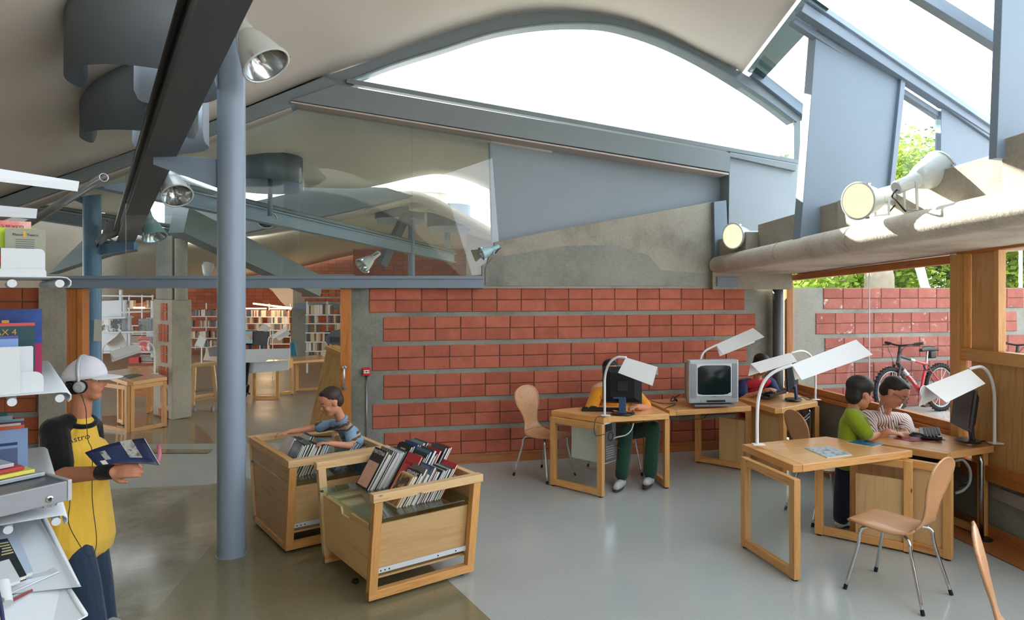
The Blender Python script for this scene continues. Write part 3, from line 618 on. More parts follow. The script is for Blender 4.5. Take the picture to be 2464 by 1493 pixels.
def mouse(label, loc, rz):
    t = empty('computer_mouse', loc, rz, label, 'mouse', 'black computer mice'); M = TR(loc, rz); rows = []
    for i in range(9):
        u = i / 8; x = -.055 + .11 * u; w = .032 * math.sin(math.pi * min(max(u, .06), .94)) ** .45; hh = .036 * math.sin(math.pi * (u * .8 + .12)) ** .7
        rows.append([V((x, w * math.cos(a), hh * math.sin(a))) for a in [math.pi * k / 10 for k in range(11)]])
    MB().grid(rows).build('shell', 'black', t, smooth=True, M=M); MB().tube([V((.02, 0, .034)), V((.034, 0, .031))], .005, 8).build('wheel', 'grey_plastic', t, M=M); return t
def cable(label, pts, r=.0035, mat='black', group='loose cables'):
    o = MB().tube(bez(pts, 6), r, 6).build('cable', mat, smooth=True); return tag(o, label, 'cable', group)
def book(label, M, w, h, th, cover, group, name='book', title=None, tcol=None, art=None, page='paper', cat='book', tsize=.03, ty=.38, sub=None):
    # local: cover in XZ plane facing -Y, spine at x = 0, standing on z = 0
    t = empty(name, M.translation, 0, label, cat, group); WM[t.name] = M; t.matrix_basis = M; c = .0022
    m = MB(); m.prism([V((w, 0, 0)), V((0, 0, 0)), V((0, th, 0)), V((w, th, 0)), V((w, th - c, 0)), V((c, th - c, 0)), V((c, c, 0)), V((w, c, 0))], V((0, 0, h))); cv = m.build('cover', cover, t, M=M)
    MB().box((w / 2 - .001, th / 2, h / 2), (w - .004, max(th - 2 * c - .0004, .001), h - .006)).build('pages', page, t, M=M)
    F_ = M @ Matrix.Rotation(math.pi / 2, 4, 'X')
    if art:
        x0, x1, z0, z1, am = art; MB().box(((x0 + x1) / 2 * w, -.0006, (z0 + z1) / 2 * h), ((x1 - x0) * w, .001, (z1 - z0) * h)).build('cover_print', am, cv, M=M)
    if title: text('lettering', title, tsize, F_ @ Matrix.Translation((w / 2, h * (.5 + ty), .0015)), tcol or 'paper', cv)
    if sub: text('lettering', sub[0], sub[1], F_ @ Matrix.Translation((w / 2, h * sub[2], .0015)), sub[3], cv)
    return t
# ================================================================ steel columns, roof beam, floodlights
def column(px, py, r, ztop, label, sign=None):
    b = G(px, py) if py else None; t = empty('steel_column', b, 0, label, 'column', 'round steel columns')
    MB().tube([b, b + V((0, 0, ztop))], r, 40).build('shaft', 'steel_blue', t, smooth='auto')
    MB().lathe([(r + .012, 0), (r + .012, .006), (r, .008)], 40, Matrix.Translation(b)).build('base_ring', 'steel_blue', t); return t, b
c1, cb1 = column(557, 1336, .1, 3.92, 'thick blue grey steel column in the foreground, left of the book bins')
q0 = P(520, 395, 5.1); q1 = P(372, 385, 5.02)
slab('bracket', [P(368, 368, 5.05), P(520, 382, 5.08), P(520, 452, 5.08), P(368, 396, 5.05)], V((.02, .05, 0)), 'steel_blue', c1, bevel=.003)
b2 = V((-5.35, 8.7, fz(8.7))); c2 = empty('steel_column', b2, 0, 'slim blue steel column behind the steel channel, beyond the opening', 'column', 'round steel columns')
MB().tube([b2, V((-5.35, 8.7, 3.55))], .105, 32).build('shaft', 'steel_azure', c2, smooth='auto')
slab('bracket', [P(240, 578, 8.7), P(322, 582, 8.6), P(322, 600, 8.6), P(240, 614, 8.7)], V((.02, .06, 0)), 'steel_azure', c2)
slab('bracket', [P(176, 470, 8.6), P(206, 462, 8.68), P(206, 494, 8.68), P(178, 482, 8.6)], V((.02, .06, 0)), 'steel_azure', c2)
sh = MB(); sh.add([P(227, 768, 8.55), P(245, 770, 8.56), P(245, 822, 8.56), P(225, 821, 8.55)], [(0, 1, 2, 3)]); sh.build('notice_sheet', 'paper', c2, solid=.001)
rb = empty('roof_beam', P(372, 300, 5.2), 0, 'heavy dark sloping steel roof beam crossing at the upper left', 'beam')
u0, u1 = V((-1.16, 2.80, 3.33)), V((-4.99, 8.8, 2.68)); up_ = V((-.35, -.2, 1))
bd = (u1 - u0).normalized(); bs = bd.cross(V((0, 0, 1))).normalized(); bu = bs.cross(bd)
u0 = u0 - bd * 2.4
bar('web', u0, u1, .14, .2, 'steel_dark', rb, bevel=.004)
bar('bottom_flange', u0 - bu * .108, u1 - bu * .108, .2, .016, 'steel_dark', rb, bevel=.002); bar('top_flange', u0 + bu * .108, u1 + bu * .108, .2, .016, 'steel_dark', rb, bevel=.002)
MB().tube([u0 - bs * .12 + bu * .02, u1 - bs * .12 + bu * .02], .022, 10).build('conduit', 'black', rb, smooth=True)
floodlight('large bell floodlight pointing down beside the top of the foreground column', P(618, 122, 4.75), (.52, -.14, -.78), 1.02, foot=P(552, 80, 4.9), mat='lamp_body')
floodlight('floodlight under the roof beam beside the column bracket, seen lens first', P(420, 452, 5.9), (.38, -.40, -.62), .78, foot=P(400, 432, 6.3))
floodlight('pale blue floodlight under the low end of the roof beam, tilted right', P(366, 552, 8.2), (.35, -.2, -.75), .85, mat='lamp_body_blue', foot=P(345, 535, 8.3))
floodlight('small grey floodlight between the two columns, seen from behind', P(268, 556, 8.5), (.2, .7, .6), .7, mat='grey_plastic', foot=P(268, 582, 8.5))
floodlight('lit floodlight on the concrete ledge nearest the brick wall', P(1780, 568, 7.85), (-.8, -.5, -.06), .9, True, foot=P(1806, 600, 7.85))
floodlight('lit floodlight on the sunny ledge, facing left', P(2088, 482, 5.36), (-.85, -.42, -.10), .88, True, foot=P(2122, 518, 5.42))
floodlight('unlit floodlight on the sunny ledge, tilted up to the right', P(2232, 420, 5.05), (.9, .25, .36), .86, foot=P(2192, 506, 5.1))
floodlight('blue tinted floodlight fixed to the jagged end of the concrete wall', P(1170, 606, 7.55), (-.8, -.3, -.35), .45, mat='lamp_body_blue', foot=P(1186, 612, 7.6))
# ================================================================ fire call point
cp_ = empty('fire_alarm_point', WS(ws(882), 1.08, .02), 0, 'small red fire alarm call point on the grey concrete', 'alarm'); k = ws(882)
slab('housing', [WS(k - .042, 1.036, .003), WS(k + .042, 1.036, .003), WS(k + .042, 1.12, .003), WS(k - .042, 1.12, .003)], LN * .05, 'red_paint', cp_, bevel=.004)
slab('break_plate', [WS(k - .03, 1.062, .054), WS(k + .03, 1.062, .054), WS(k + .03, 1.098, .054), WS(k - .03, 1.098, .054)], LN * .002, 'paper', cp_)
MB().lathe([(0, .003), (.007, .002), (.008, 0)], 12, Matrix.Translation(WS(k, 1.08, .056)) @ LN.to_track_quat('Z', 'Y').to_matrix().to_4x4()).build('push_dot', 'black', cp_)
for g in (-1, 1): bar('arrow', WS(k + g * .026, 1.08, .057), WS(k + g * .012, 1.08, .057), .001, .006, 'black', cp_, up=(0, 0, 1), bevel=0)
tag(MB().tube([WS(k, 1.036, .018), WS(k, .01, .018)], .0085, 10).build('cable_conduit', 'grey_metal', smooth=True), 'thin metal conduit running down from the red alarm point', 'conduit')
# ================================================================ desks
dA = desk('pine desk of the boy in the orange shirt, with a bent lamp at its corner', [(.40, 6.96), (.88, 6.55), (1.56, 6.77), (1.44, 7.5)], [((.40, 6.92), (.87, 6.5), 'glass'), ((1.545, 6.79), (1.45, 7.45), 'open')], 'pine computer desks')
dB = desk('pine desk carrying the silver television by the brick wall', [(1.47, 7.60), (1.60, 6.94), (2.53, 7.22), (2.50, 7.92)], [((2.11, 7.84), (2.60, 7.42), 'half')], 'pine computer desks')
dC = desk('pine desk in the far corner with a monitor and a box of cables below', [(2.56, 7.75), (2.72, 7.06), (3.36, 7.5), (3.34, 8.15)], [((2.62, 7.60), (2.84, 7.10), 'ply'), ((3.36, 7.52), (3.36, 8.1), 'open')], 'pine computer desks')
dD = desk('near pine desk with two magazines on it, in front of the green shirted boy', [(1.84, 5.46), (1.98, 4.81), (3.08, 5.25), (2.64, 5.74)], [((1.79, 5.28), (1.94, 4.64), 'glass'), ((2.46, 5.54), (3.01, 5.13), 'half')], 'pine computer desks')
dE = desk('pine desk by the window where the man writes', [(2.82, 5.64), (3.28, 5.14), (3.82, 5.41), (3.55, 6.25)], [((2.74, 5.52), (3.22, 4.99), 'ply'), ((3.79, 5.46), (3.62, 6.0), 'open')], 'pine computer desks')
Zv = V((0, 0, 1))
for pos in (V((3.70, 5.38, 0)), V((3.735, 5.43, 0))): MB().tube([pos, pos + Zv * .62, pos + V((-.02, .01, .69))], .016, 12).build('steel_leg', 'chrome', dE, smooth=True)
MB().lathe([(0, 0), (.07, 0), (.07, .008), (0, .01)], 20, Matrix.Translation((3.72, 5.40, 0.01))).build('floor_plate', 'black', dE)
for pos in (V((3.30, 7.56, 0)), V((3.325, 7.6, 0))): MB().tube([pos, pos + Zv * .62, pos + V((-.03, .01, .69))], .016, 12).build('steel_leg', 'chrome', dC, smooth=True)
# grey pinboard pinned to the first desk's side
# ---- lamps
Y = 6.56
desk_lamp('white lamp arching over the black monitor, at the desk of the orange shirted boy', [P(1455, 1001, Y), P(1455, 950, Y), P(1456, 905, Y), P(1466, 876, Y - .05), P(1484, 861, Y - .1), P(1507, 861, Y - .15)], (P(1506, 861, Y - .15), P(1582, 884, Y - .3)), .165, .75, twist=.25)
desk_lamp('white lamp rising behind the television', [P(1684, 958, 7.55), P(1683, 900, 7.55), P(1686, 866, 7.5), P(1696, 846, 7.5), P(1724, 831, 7.5)], (P(1722, 830, 7.5), P(1812, 790, 7.6)), .15, .55, twist=-.35)
desk_lamp('white lamp reaching left over the boy in red and blue', [P(1962, 963, 7.62), P(1962, 920, 7.62), P(1961, 882, 7.6), P(1950, 856, 7.55), P(1930, 845, 7.5), P(1902, 850, 7.45)], (P(1903, 849, 7.45), P(1806, 876, 7.3)), .13, .6, twist=.25)
desk_lamp('large white lamp on the near desk, shade tilted up to the right', [P(1822, 1071, 5.33), P(1822, 1010, 5.33), P(1825, 960, 5.33), P(1838, 920, 5.32), P(1864, 895, 5.3), P(1906, 879, 5.28)], (P(1905, 878, 5.28), P(2060, 818, 5.35)), .15, .58, twist=-.2, r=.0125)
desk_lamp('white lamp curving left over the writing man', [P(2393, 1068, 5.38), P(2393, 1000, 5.38), P(2392, 945, 5.38), P(2382, 905, 5.36), P(2362, 884, 5.33), P(2330, 889, 5.3)], (P(2332, 888, 5.3), P(2226, 930, 5.1)), .155, .62, twist=.25, r=.0125)
# ---- screens, keyboards, mice
monitor('black monitor seen from behind, hiding the orange shirted boy', P(1497, 996, 6.75), (.12, .99), .08, .385, .36)
monitor('black monitor on the corner desk before the boy in red and blue', P(1902, 962, 7.55), (-.80, .55), .06, .36, .33)
monitor('black monitor seen edge on, on the desk by the window', P(2318, 1062, 5.45), (-.955, .25), -.12, .40, .33, stand='black')
keyboard('black keyboard beside the monitor on the first desk', P(1452, 988, 6.95), (.1, 1)); keyboard('black keyboard under the hands of the boy in red and blue', P(1858, 950, 7.75), (-.6, .6)); keyboard('black keyboard in front of the edge on monitor by the window', P(2238, 1046, 5.75), (-.9, .5))
mouse('black mouse at the left of the first desk', P(1429, 986, 6.98), 2.6); mouse('black mouse at the left of the corner desk', P(1838, 961, 7.5), 2.2); mouse('black mouse on the dark red mat', P(2206, 1052, 5.57) + Zv * .004, 2.9)
tag(slab('mouse_mat', [G(2150, 1056, .75), G(2195, 1064, .75), G(2275, 1060, .75), G(2240, 1046, .75)], Zv * .003, 'maroon'), 'dark red mouse mat under the mouse by the window', 'mouse mat')
tag(slab('paper_sheet', [G(2116, 1050, .75), G(2165, 1053, .75), G(2200, 1046, .75), G(2150, 1042, .75)], Zv * .0015, 'paper'), 'white sheet of paper the man writes on', 'paper')
emblem('mag_grey', (52, 64, 72), (170, 186, 196), (98, 118, 130), 12); emblem('mag_green', (60, 96, 40), (30, 110, 160), (120, 150, 60), 9)
def magazine(label, c, mat, gx):
    t = empty('magazine', c[0], 0, label, 'magazine', 'magazines on the near desk')
    slab('pages', c, Zv * .004, 'paper', t); slab('cover', [q + Zv * .0045 for q in c], Zv * .0012, mat, t); return t
magazine('folded grey patterned magazine on the near desk', [G(1935, 1080, .75), G(1990, 1103, .75), G(2050, 1096, .75), G(1998, 1076, .75)], 'mag_grey', None)
magazine('green and blue magazine near the back of the near desk', [G(2038, 1066, .75), G(2100, 1077, .75), G(2128, 1069, .75), G(2068, 1061, .75)], 'mag_green', None)
# ---- television
rz = .10; tvM = TR(P(1714, 975, 7.12), rz); tv = empty('television', tvM.translation, rz, 'silver tube television standing on the desk by the brick wall', 'television')
w, h = .535, .475
MB().box((0, 0, h / 2 + .012), (w, .09, h - .024)).build('front_case', 'silver_plastic', tv, M=tvM, bevel=.014)
m = MB(); f = [V((s * (w / 2 - .012), .045, h / 2 + k * (h / 2 - .02))) for s, k in ((-1, -1), (1, -1), (1, 1), (-1, 1))]; g1 = [V((s * (w / 2 - .05), .22, h / 2 - .01 + k * (h / 2 - .05))) for s, k in ((-1, -1), (1, -1), (1, 1), (-1, 1))]; g2 = [V((s * .14, .42, h / 2 - .04 + k * .12)) for s, k in ((-1, -1), (1, -1), (1, 1), (-1, 1))]
m.add(f + g1 + g2, [(0, 1, 2, 3), (11, 10, 9, 8)] + [(r * 4 + i, r * 4 + (i + 1) % 4, r * 4 + 4 + (i + 1) % 4, r * 4 + 4 + i) for r in (0, 1) for i in range(4)]); m.build('back_case', 'grey_plastic', tv, M=tvM, bevel=.008)
for q in ((-.175, 0), (.175, 0)): MB().box((q[0] * 1.27, -.046, h / 2 + .02), (.055, .006, h - .12)).build('speaker_grille', 'player_side', tv, M=tvM, bevel=.002)
MB().box((0, -.047, h / 2 + .028), (w - .155, .008, .335)).build('screen_surround', 'white_metal', tv, M=tvM, bevel=.003)
rows = [[V((x, -.050 - .014 * (1 - (x / .2) ** 2) * (1 - (z / .16) ** 2), h / 2 + .028 + z)) for x in [-.178 + .0356 * i for i in range(11)]] for z in [-.153 + .0306 * i for i in range(11)]]
m_, t_, o_2 = nodes('crt_glass'); finish(t_, o_2, lin((18, 34, 34)), .15, 0, spec=.25)
MB().grid(rows).build('screen', 'crt_glass', tv, M=tvM, smooth=True)
MB().box((.02, -.05, .048), (.20, .008, .02)).build('socket_strip', 'black', tv, M=tvM, bevel=.002); MB().lathe([(0, .004), (.012, .003), (.014, 0)], 16).build('power_button', 'silver_plastic', tv, M=tvM @ Matrix.Translation((-.13, -.046, .048)) @ Matrix.Rotation(math.pi / 2, 4, 'X'))
MB().box((0, -.048, .098), (.04, .004, .012)).build('badge', 'grey_plastic', tv, M=tvM); MB().box((0, .02, .006), (w - .1, .2, .012)).build('foot_plate', 'grey_plastic', tv, M=tvM)
# ---- computer cases and cables
pcM = TR((.95, 6.62, .30), .82); pc = empty('computer_case', pcM.translation, 0, 'metal computer case hanging under the first desk with cables at its back', 'computer')
MB().box((0, .2, .2), (.19, .40, .39)).build('case', 'beige_plastic', pc, M=pcM, bevel=.003); MB().box((0, -.003, .2), (.18, .008, .37)).build('back_plate', 'grey_metal', pc, M=pcM)
for k in range(6): MB().box((-.01, -.008, .05 + k * .022), (.13, .004, .012)).build('slot_cover', 'chrome', pc, M=pcM)
MB().lathe([(.045, 0), (.045, .004), (.036, .004), (.036, 0)], 20).build('fan_ring', 'black', pc, M=pcM @ Matrix.Translation((0, -.006, .26)) @ Matrix.Rotation(math.pi / 2, 4, 'X')); MB().box((-.03, -.008, .35), (.1, .006, .07)).build('power_inlet', 'black', pc, M=pcM)
def a_(px, py, Y): return P(px, py, Y)
cable('grey ribbed cable sleeve drooping under the first desk', [a_(1524, 1018, 6.72), a_(1519, 1035, 6.7), a_(1505, 1048, 6.68), a_(1478, 1055, 6.66), a_(1470, 1070, 6.66), a_(1466, 1085, 6.66)], .011, 'grey_metal')
cable('black cable looping out beside the first desk leg', [a_(1454, 1003, 6.5), a_(1436, 1005, 6.47), a_(1430, 1025, 6.45), a_(1433, 1048, 6.45), a_(1455, 1046, 6.5)])
cable('black cable hanging in a loop under the first desk', [a_(1470, 1060, 6.68), a_(1490, 1080, 6.68), a_(1505, 1078, 6.68), a_(1517, 1062, 6.7), a_(1512, 1050, 6.7)])
cable('black cable snaking around the first monitor stand', [V((q.x, q.y, .756)) for q in (G(1455, 999, .75), G(1480, 998, .75), G(1510, 1003, .75), G(1527, 998, .75), G(1520, 990, .75), G(1538, 986, .75))])
cable('black cable drooping below the television desk', [a_(1614, 1010, 7.0), a_(1640, 1015, 7.1), a_(1665, 1010, 7.2), a_(1690, 1008, 7.3), a_(1705, 995, 7.35)])
cable('black cable lying on the television desk', [V((q.x, q.y, .756)) for q in (G(1566, 966, .75), G(1590, 972, .75), G(1625, 974, .75), G(1600, 985, .75))])
cable('coiled black cable behind the television', [P(1630, 962, 7.3), P(1614, 966, 7.3), P(1620, 955, 7.32), P(1630, 966, 7.3), P(1622, 960, 7.28), P(1636, 950, 7.3)], .006)
cable('black cables trailing behind the corner monitor', [V((q.x, q.y, .756)) for q in (G(1905, 966, .75), G(1930, 957, .75), G(1945, 964, .75), G(1958, 955, .75), G(1930, 951, .75))])
cable('black cables trailing behind the edge on monitor', [V((q.x, q.y, .758)) for q in (G(2320, 1061, .75), G(2345, 1050, .75), G(2380, 1046, .75), G(2384, 1060, .75), G(2350, 1066, .75), G(2335, 1060, .75))], .005)
for k, (lab, col_, off) in enumerate((('bundle of grey cables under the corner desk, uppermost', 'grey_plastic', 0), ('white cable looping under the corner desk', 'white_metal', 8), ('black cable loop under the corner desk', 'black', 16))):
    cable(lab, [a_(1875, 993 + off, 7.35), a_(1900, 1004 + off, 7.4), a_(1930, 1008 + off, 7.45), a_(1948, 995 + off, 7.5)], .010 if k == 0 else .005, col_)
cbM = TR(P(1912, 1048, 7.55), .5); cbx = empty('cable_box', cbM.translation, 0, 'grey metal box of cables hanging under the corner desk', 'box')
m = MB(); W2, D2, H2 = .30, .16, .2
for c, d in (((0, 0, .004), (W2, D2, .008)), ): m.box(c, d)
m.build('bottom', 'grey_metal', cbx, M=cbM)
for c, d in (((0, -D2 / 2, H2 / 2), (W2, .006, H2)), ((0, D2 / 2, H2 / 2), (W2, .006, H2)), ((-W2 / 2, 0, H2 / 2), (.006, D2, H2)), ((W2 / 2, 0, H2 / 2), (.006, D2, H2))): MB().box(c, d).build('side', 'grey_metal', cbx, M=cbM)
MB().tube([cbM @ V((.1, 0, H2)), cbM @ V((.1, 0, H2 + .16))], .01, 6).build('hanger', 'grey_metal', cbx)
pc2M = TR((3.42, 5.62, .18), -.5); pc2 = empty('computer_case', pc2M.translation, 0, 'dark computer case under the window desk', 'computer'); MB().box((0, .1, .2), (.19, .36, .40)).build('case', 'black', pc2, M=pc2M, bevel=.004); MB().box((-.097, .1, .2), (.006, .3, .34)).build('side_panel', 'grey_plastic', pc2, M=pc2M)
cable('pale ribbed cable sleeve looping under the window desk', [P(2296, 1110, 5.3), P(2316, 1108, 5.3), P(2333, 1130, 5.3), P(2333, 1160, 5.3), P(2318, 1180, 5.3), P(2298, 1188, 5.3)], .012, 'grey_plastic')
cable('black cable clump under the window desk', [P(2300, 1150, 5.28), P(2318, 1165, 5.3), P(2330, 1158, 5.3), P(2322, 1172, 5.3), P(2304, 1176, 5.3)], .006)
# ================================================================ chairs
chair(2.52, 4.50, (-.62, .78), 'plywood chair in front, its seat towards the near desk')
chair(2.32, 2.90, (.83, -.56), 'plywood chair cut off by the lower right edge of the picture')
chair(.36, 7.25, (.72, -.69), 'empty plywood chair left of the first desk, against the brick wall')
chair(2.74, 5.95, (.97, .1), 'plywood chair behind the green shirted boy')
chair(1.12, 7.42, (.2, -1), 'plywood chair the orange shirted boy sits on')
chair(2.86, 8.00, (.7, -.5), 'plywood chair the boy in red and blue sits on')
# ================================================================ bicycle
def bicycle(M, label, part=False):
    t = empty('bicycle', M.translation, 0, label, 'bicycle', 'bicycles leaning on the outside wall'); WM[t.name] = M; t.matrix_basis = M
    rw, fw, bb = V((.50, 0, .33)), V((-.52, 0, .33)), V((.08, 0, .29)); st, ht, hb = V((.22, 0, .66)), V((-.33, 0, .80)), V((-.36, 0, .70)); sd, hd = V((.26, 0, .86)), V((-.30, 0, .93))
    for c, nm in ((rw, 'rear_wheel'), (fw, 'front_wheel')):
        Q = M @ Matrix.Translation(c) @ Matrix.Rotation(math.pi / 2, 4, 'X')
        wl_ = MB().lathe([(.30 + .03 * math.cos(a), .028 * math.sin(a)) for a in [2 * math.pi * k / 10 for k in range(11)]], 48, Q).build(nm, 'rubber', t, smooth=True)
        MB().lathe([(.285, -.012), (.262, -.010), (.262, .010), (.285, .012)], 40, Q).build('rim', 'silver_paint', wl_, smooth='auto')
        MB().tube([Q @ V((0, 0, -.05)), Q @ V((0, 0, .05))], .018, 10).build('hub', 'grey_metal', wl_, smooth=True)
        for k in range(18):
            a = 2 * math.pi * k / 18; MB().tube([Q @ V((.016 * math.cos(a + 1.2), .016 * math.sin(a + 1.2), .02 * (-1) ** k)), Q @ V((.265 * math.cos(a), .265 * math.sin(a), 0))], .0016, 4).build('spoke', 'chrome', wl_)
        for k in range(36):
            a = 2 * math.pi * k / 36; MB().box((.328 * math.cos(a), .328 * math.sin(a), 0), (.014, .016, .05), Q).build('tread_block', 'rubber', wl_)
    T = lambda a, b, r, nm, mat: MB().tube([M @ a, M @ b], r, 10).build(nm, mat, t, smooth='auto')
    T(bb, hb.lerp(bb, .12), .026, 'down_tube', 'red_frame'); T(bb.lerp(hb, .62), hb.lerp(bb, .1), .0268, 'down_tube_band', 'silver_paint'); T(bb.lerp(hb, .8), hb, .0274, 'down_tube_head', 'black')
    T(st, ht.lerp(st, .1), .019, 'top_tube', 'red_frame'); T(st.lerp(ht, .45), st.lerp(ht, .62), .0196, 'top_tube_band', 'silver_paint'); T(st.lerp(ht, .6), ht, .0198, 'top_tube_head', 'black')
    T(bb, st, .018, 'seat_tube', 'red_frame'); T(st, sd, .0135, 'seat_post', 'chrome'); T(hb, ht + V((.015, 0, .05)), .022, 'head_tube', 'black')
    for s in (-.045, .045):
        T(st + V((0, s * .4, -.03)), rw + V((0, s * 1.2, 0)), .009, 'seat_stay', 'red_frame'); T(bb + V((0, s * .7, 0)), rw + V((0, s * 1.2, 0)), .01, 'chain_stay', 'black'); T(hb + V((-.01, s, -.02)), fw + V((0, s * 1.2, 0)), .017, 'fork_leg', 'black')
    T(ht + V((.01, 0, .04)), hd, .018, 'stem', 'black')
    bars = [V((-.22, -.27, .97)), V((-.27, -.12, .95)), V((-.31, 0, .94)), V((-.27, .12, .95)), V((-.22, .27, .97))]; MB().tube([M @ q for q in bez(bars, 5)], .012, 10).build('handlebar', 'black', t, smooth=True)
    for g in (-1, 1):
        e = V((-.22, .27 * g, .97)); f = V((-.25, .17 * g, .958)); T(f, e, .018, 'grip', 'rubber'); T(f + V((-.03, 0, -.015)), e + V((-.06, .0, -.03)), .006, 'brake_lever', 'black')
        MB().tube([M @ q for q in bez([f + V((0, -.02 * g, 0)), f + V((-.13, -.05 * g, -.04)), V((-.42, .04 * g, .78)), V((-.40, .02 * g, .64))], 6)], .0035, 5).build('brake_cable', 'black', t, smooth=True)
    sdl = MB(); rr = []
    for i in range(9):
        u = i / 8; w = .02 + .055 * max(0, (u - .35) / .65) ** 1.2; rr.append([M @ V((.12 + .27 * u, w * y, .87 + .03 * math.sin(u * 3.1) * (1 - abs(y)) + .012 * u - .03 * y * y)) for y in (-1, -.6, 0, .6, 1)])
    sdl.grid(rr); sdl.build('saddle', 'black', t, smooth=True, solid=.02); MB().box((.34, 0, .79), (.12, .08, .10)).build('saddle_bag', 'black', t, M=M, bevel=.02)
    for k in range(4): MB().lathe([(.05 + .005 * math.cos(a), .005 * math.sin(a)) for a in [math.pi * 2 * j / 6 for j in range(7)]], 20, M @ Matrix.Translation((.2 + k * .006, -.03 + .012 * k, .62 + .004 * k)) @ Matrix.Rotation(1.3, 4, 'X')).build('lock_coil', 'black', t, smooth=True)
    MB().lathe([(.09, -.004), (.095, 0), (.09, .004), (.03, .003), (.03, -.003)], 28, M @ Matrix.Translation(bb + V((0, -.05, 0))) @ Matrix.Rotation(math.pi / 2, 4, 'X')).build('chainring', 'grey_metal', t)
    T(bb + V((0, -.06, 0)), bb + V((-.04, -.065, -.165)), .011, 'crank', 'grey_metal'); MB().box((-.0, -.11, .115), (.09, .06, .02), M).build('pedal', 'black', t); T(bb + V((0, .06, 0)), bb + V((.04, .065, .165)), .011, 'crank', 'grey_metal')
    dv = (bb - hb).normalized(); X = M.to_3x3() @ dv; yv = M.to_3x3() @ V((0, -1, 0)); Zt = X.cross(yv) * -1
    TM = Matrix((X, (yv.cross(X)), yv)).transposed().to_4x4(); TM.translation = M @ (bb.lerp(hb, .48) + V((0, -.028, 0))); text('lettering', 'QUAVARO', .05, TM, 'white_metal', t, shear=.2)
    return t
bicycle(Matrix.Translation(V((5.09, 8.56, .42))) @ Matrix.Rotation(.431, 4, 'Z') @ Matrix.Rotation(-.05, 4, 'X') @ Matrix.Scale(.92, 4), 'red, silver and black mountain bicycle leaning on the outside wall')
bicycle(Matrix.Translation(V((6.60, 8.62, .42))) @ Matrix.Rotation(.42, 4, 'Z') @ Matrix.Rotation(-.05, 4, 'X') @ Matrix.Scale(.92, 4), 'second bicycle, only its handlebar grip showing beyond the door bay')
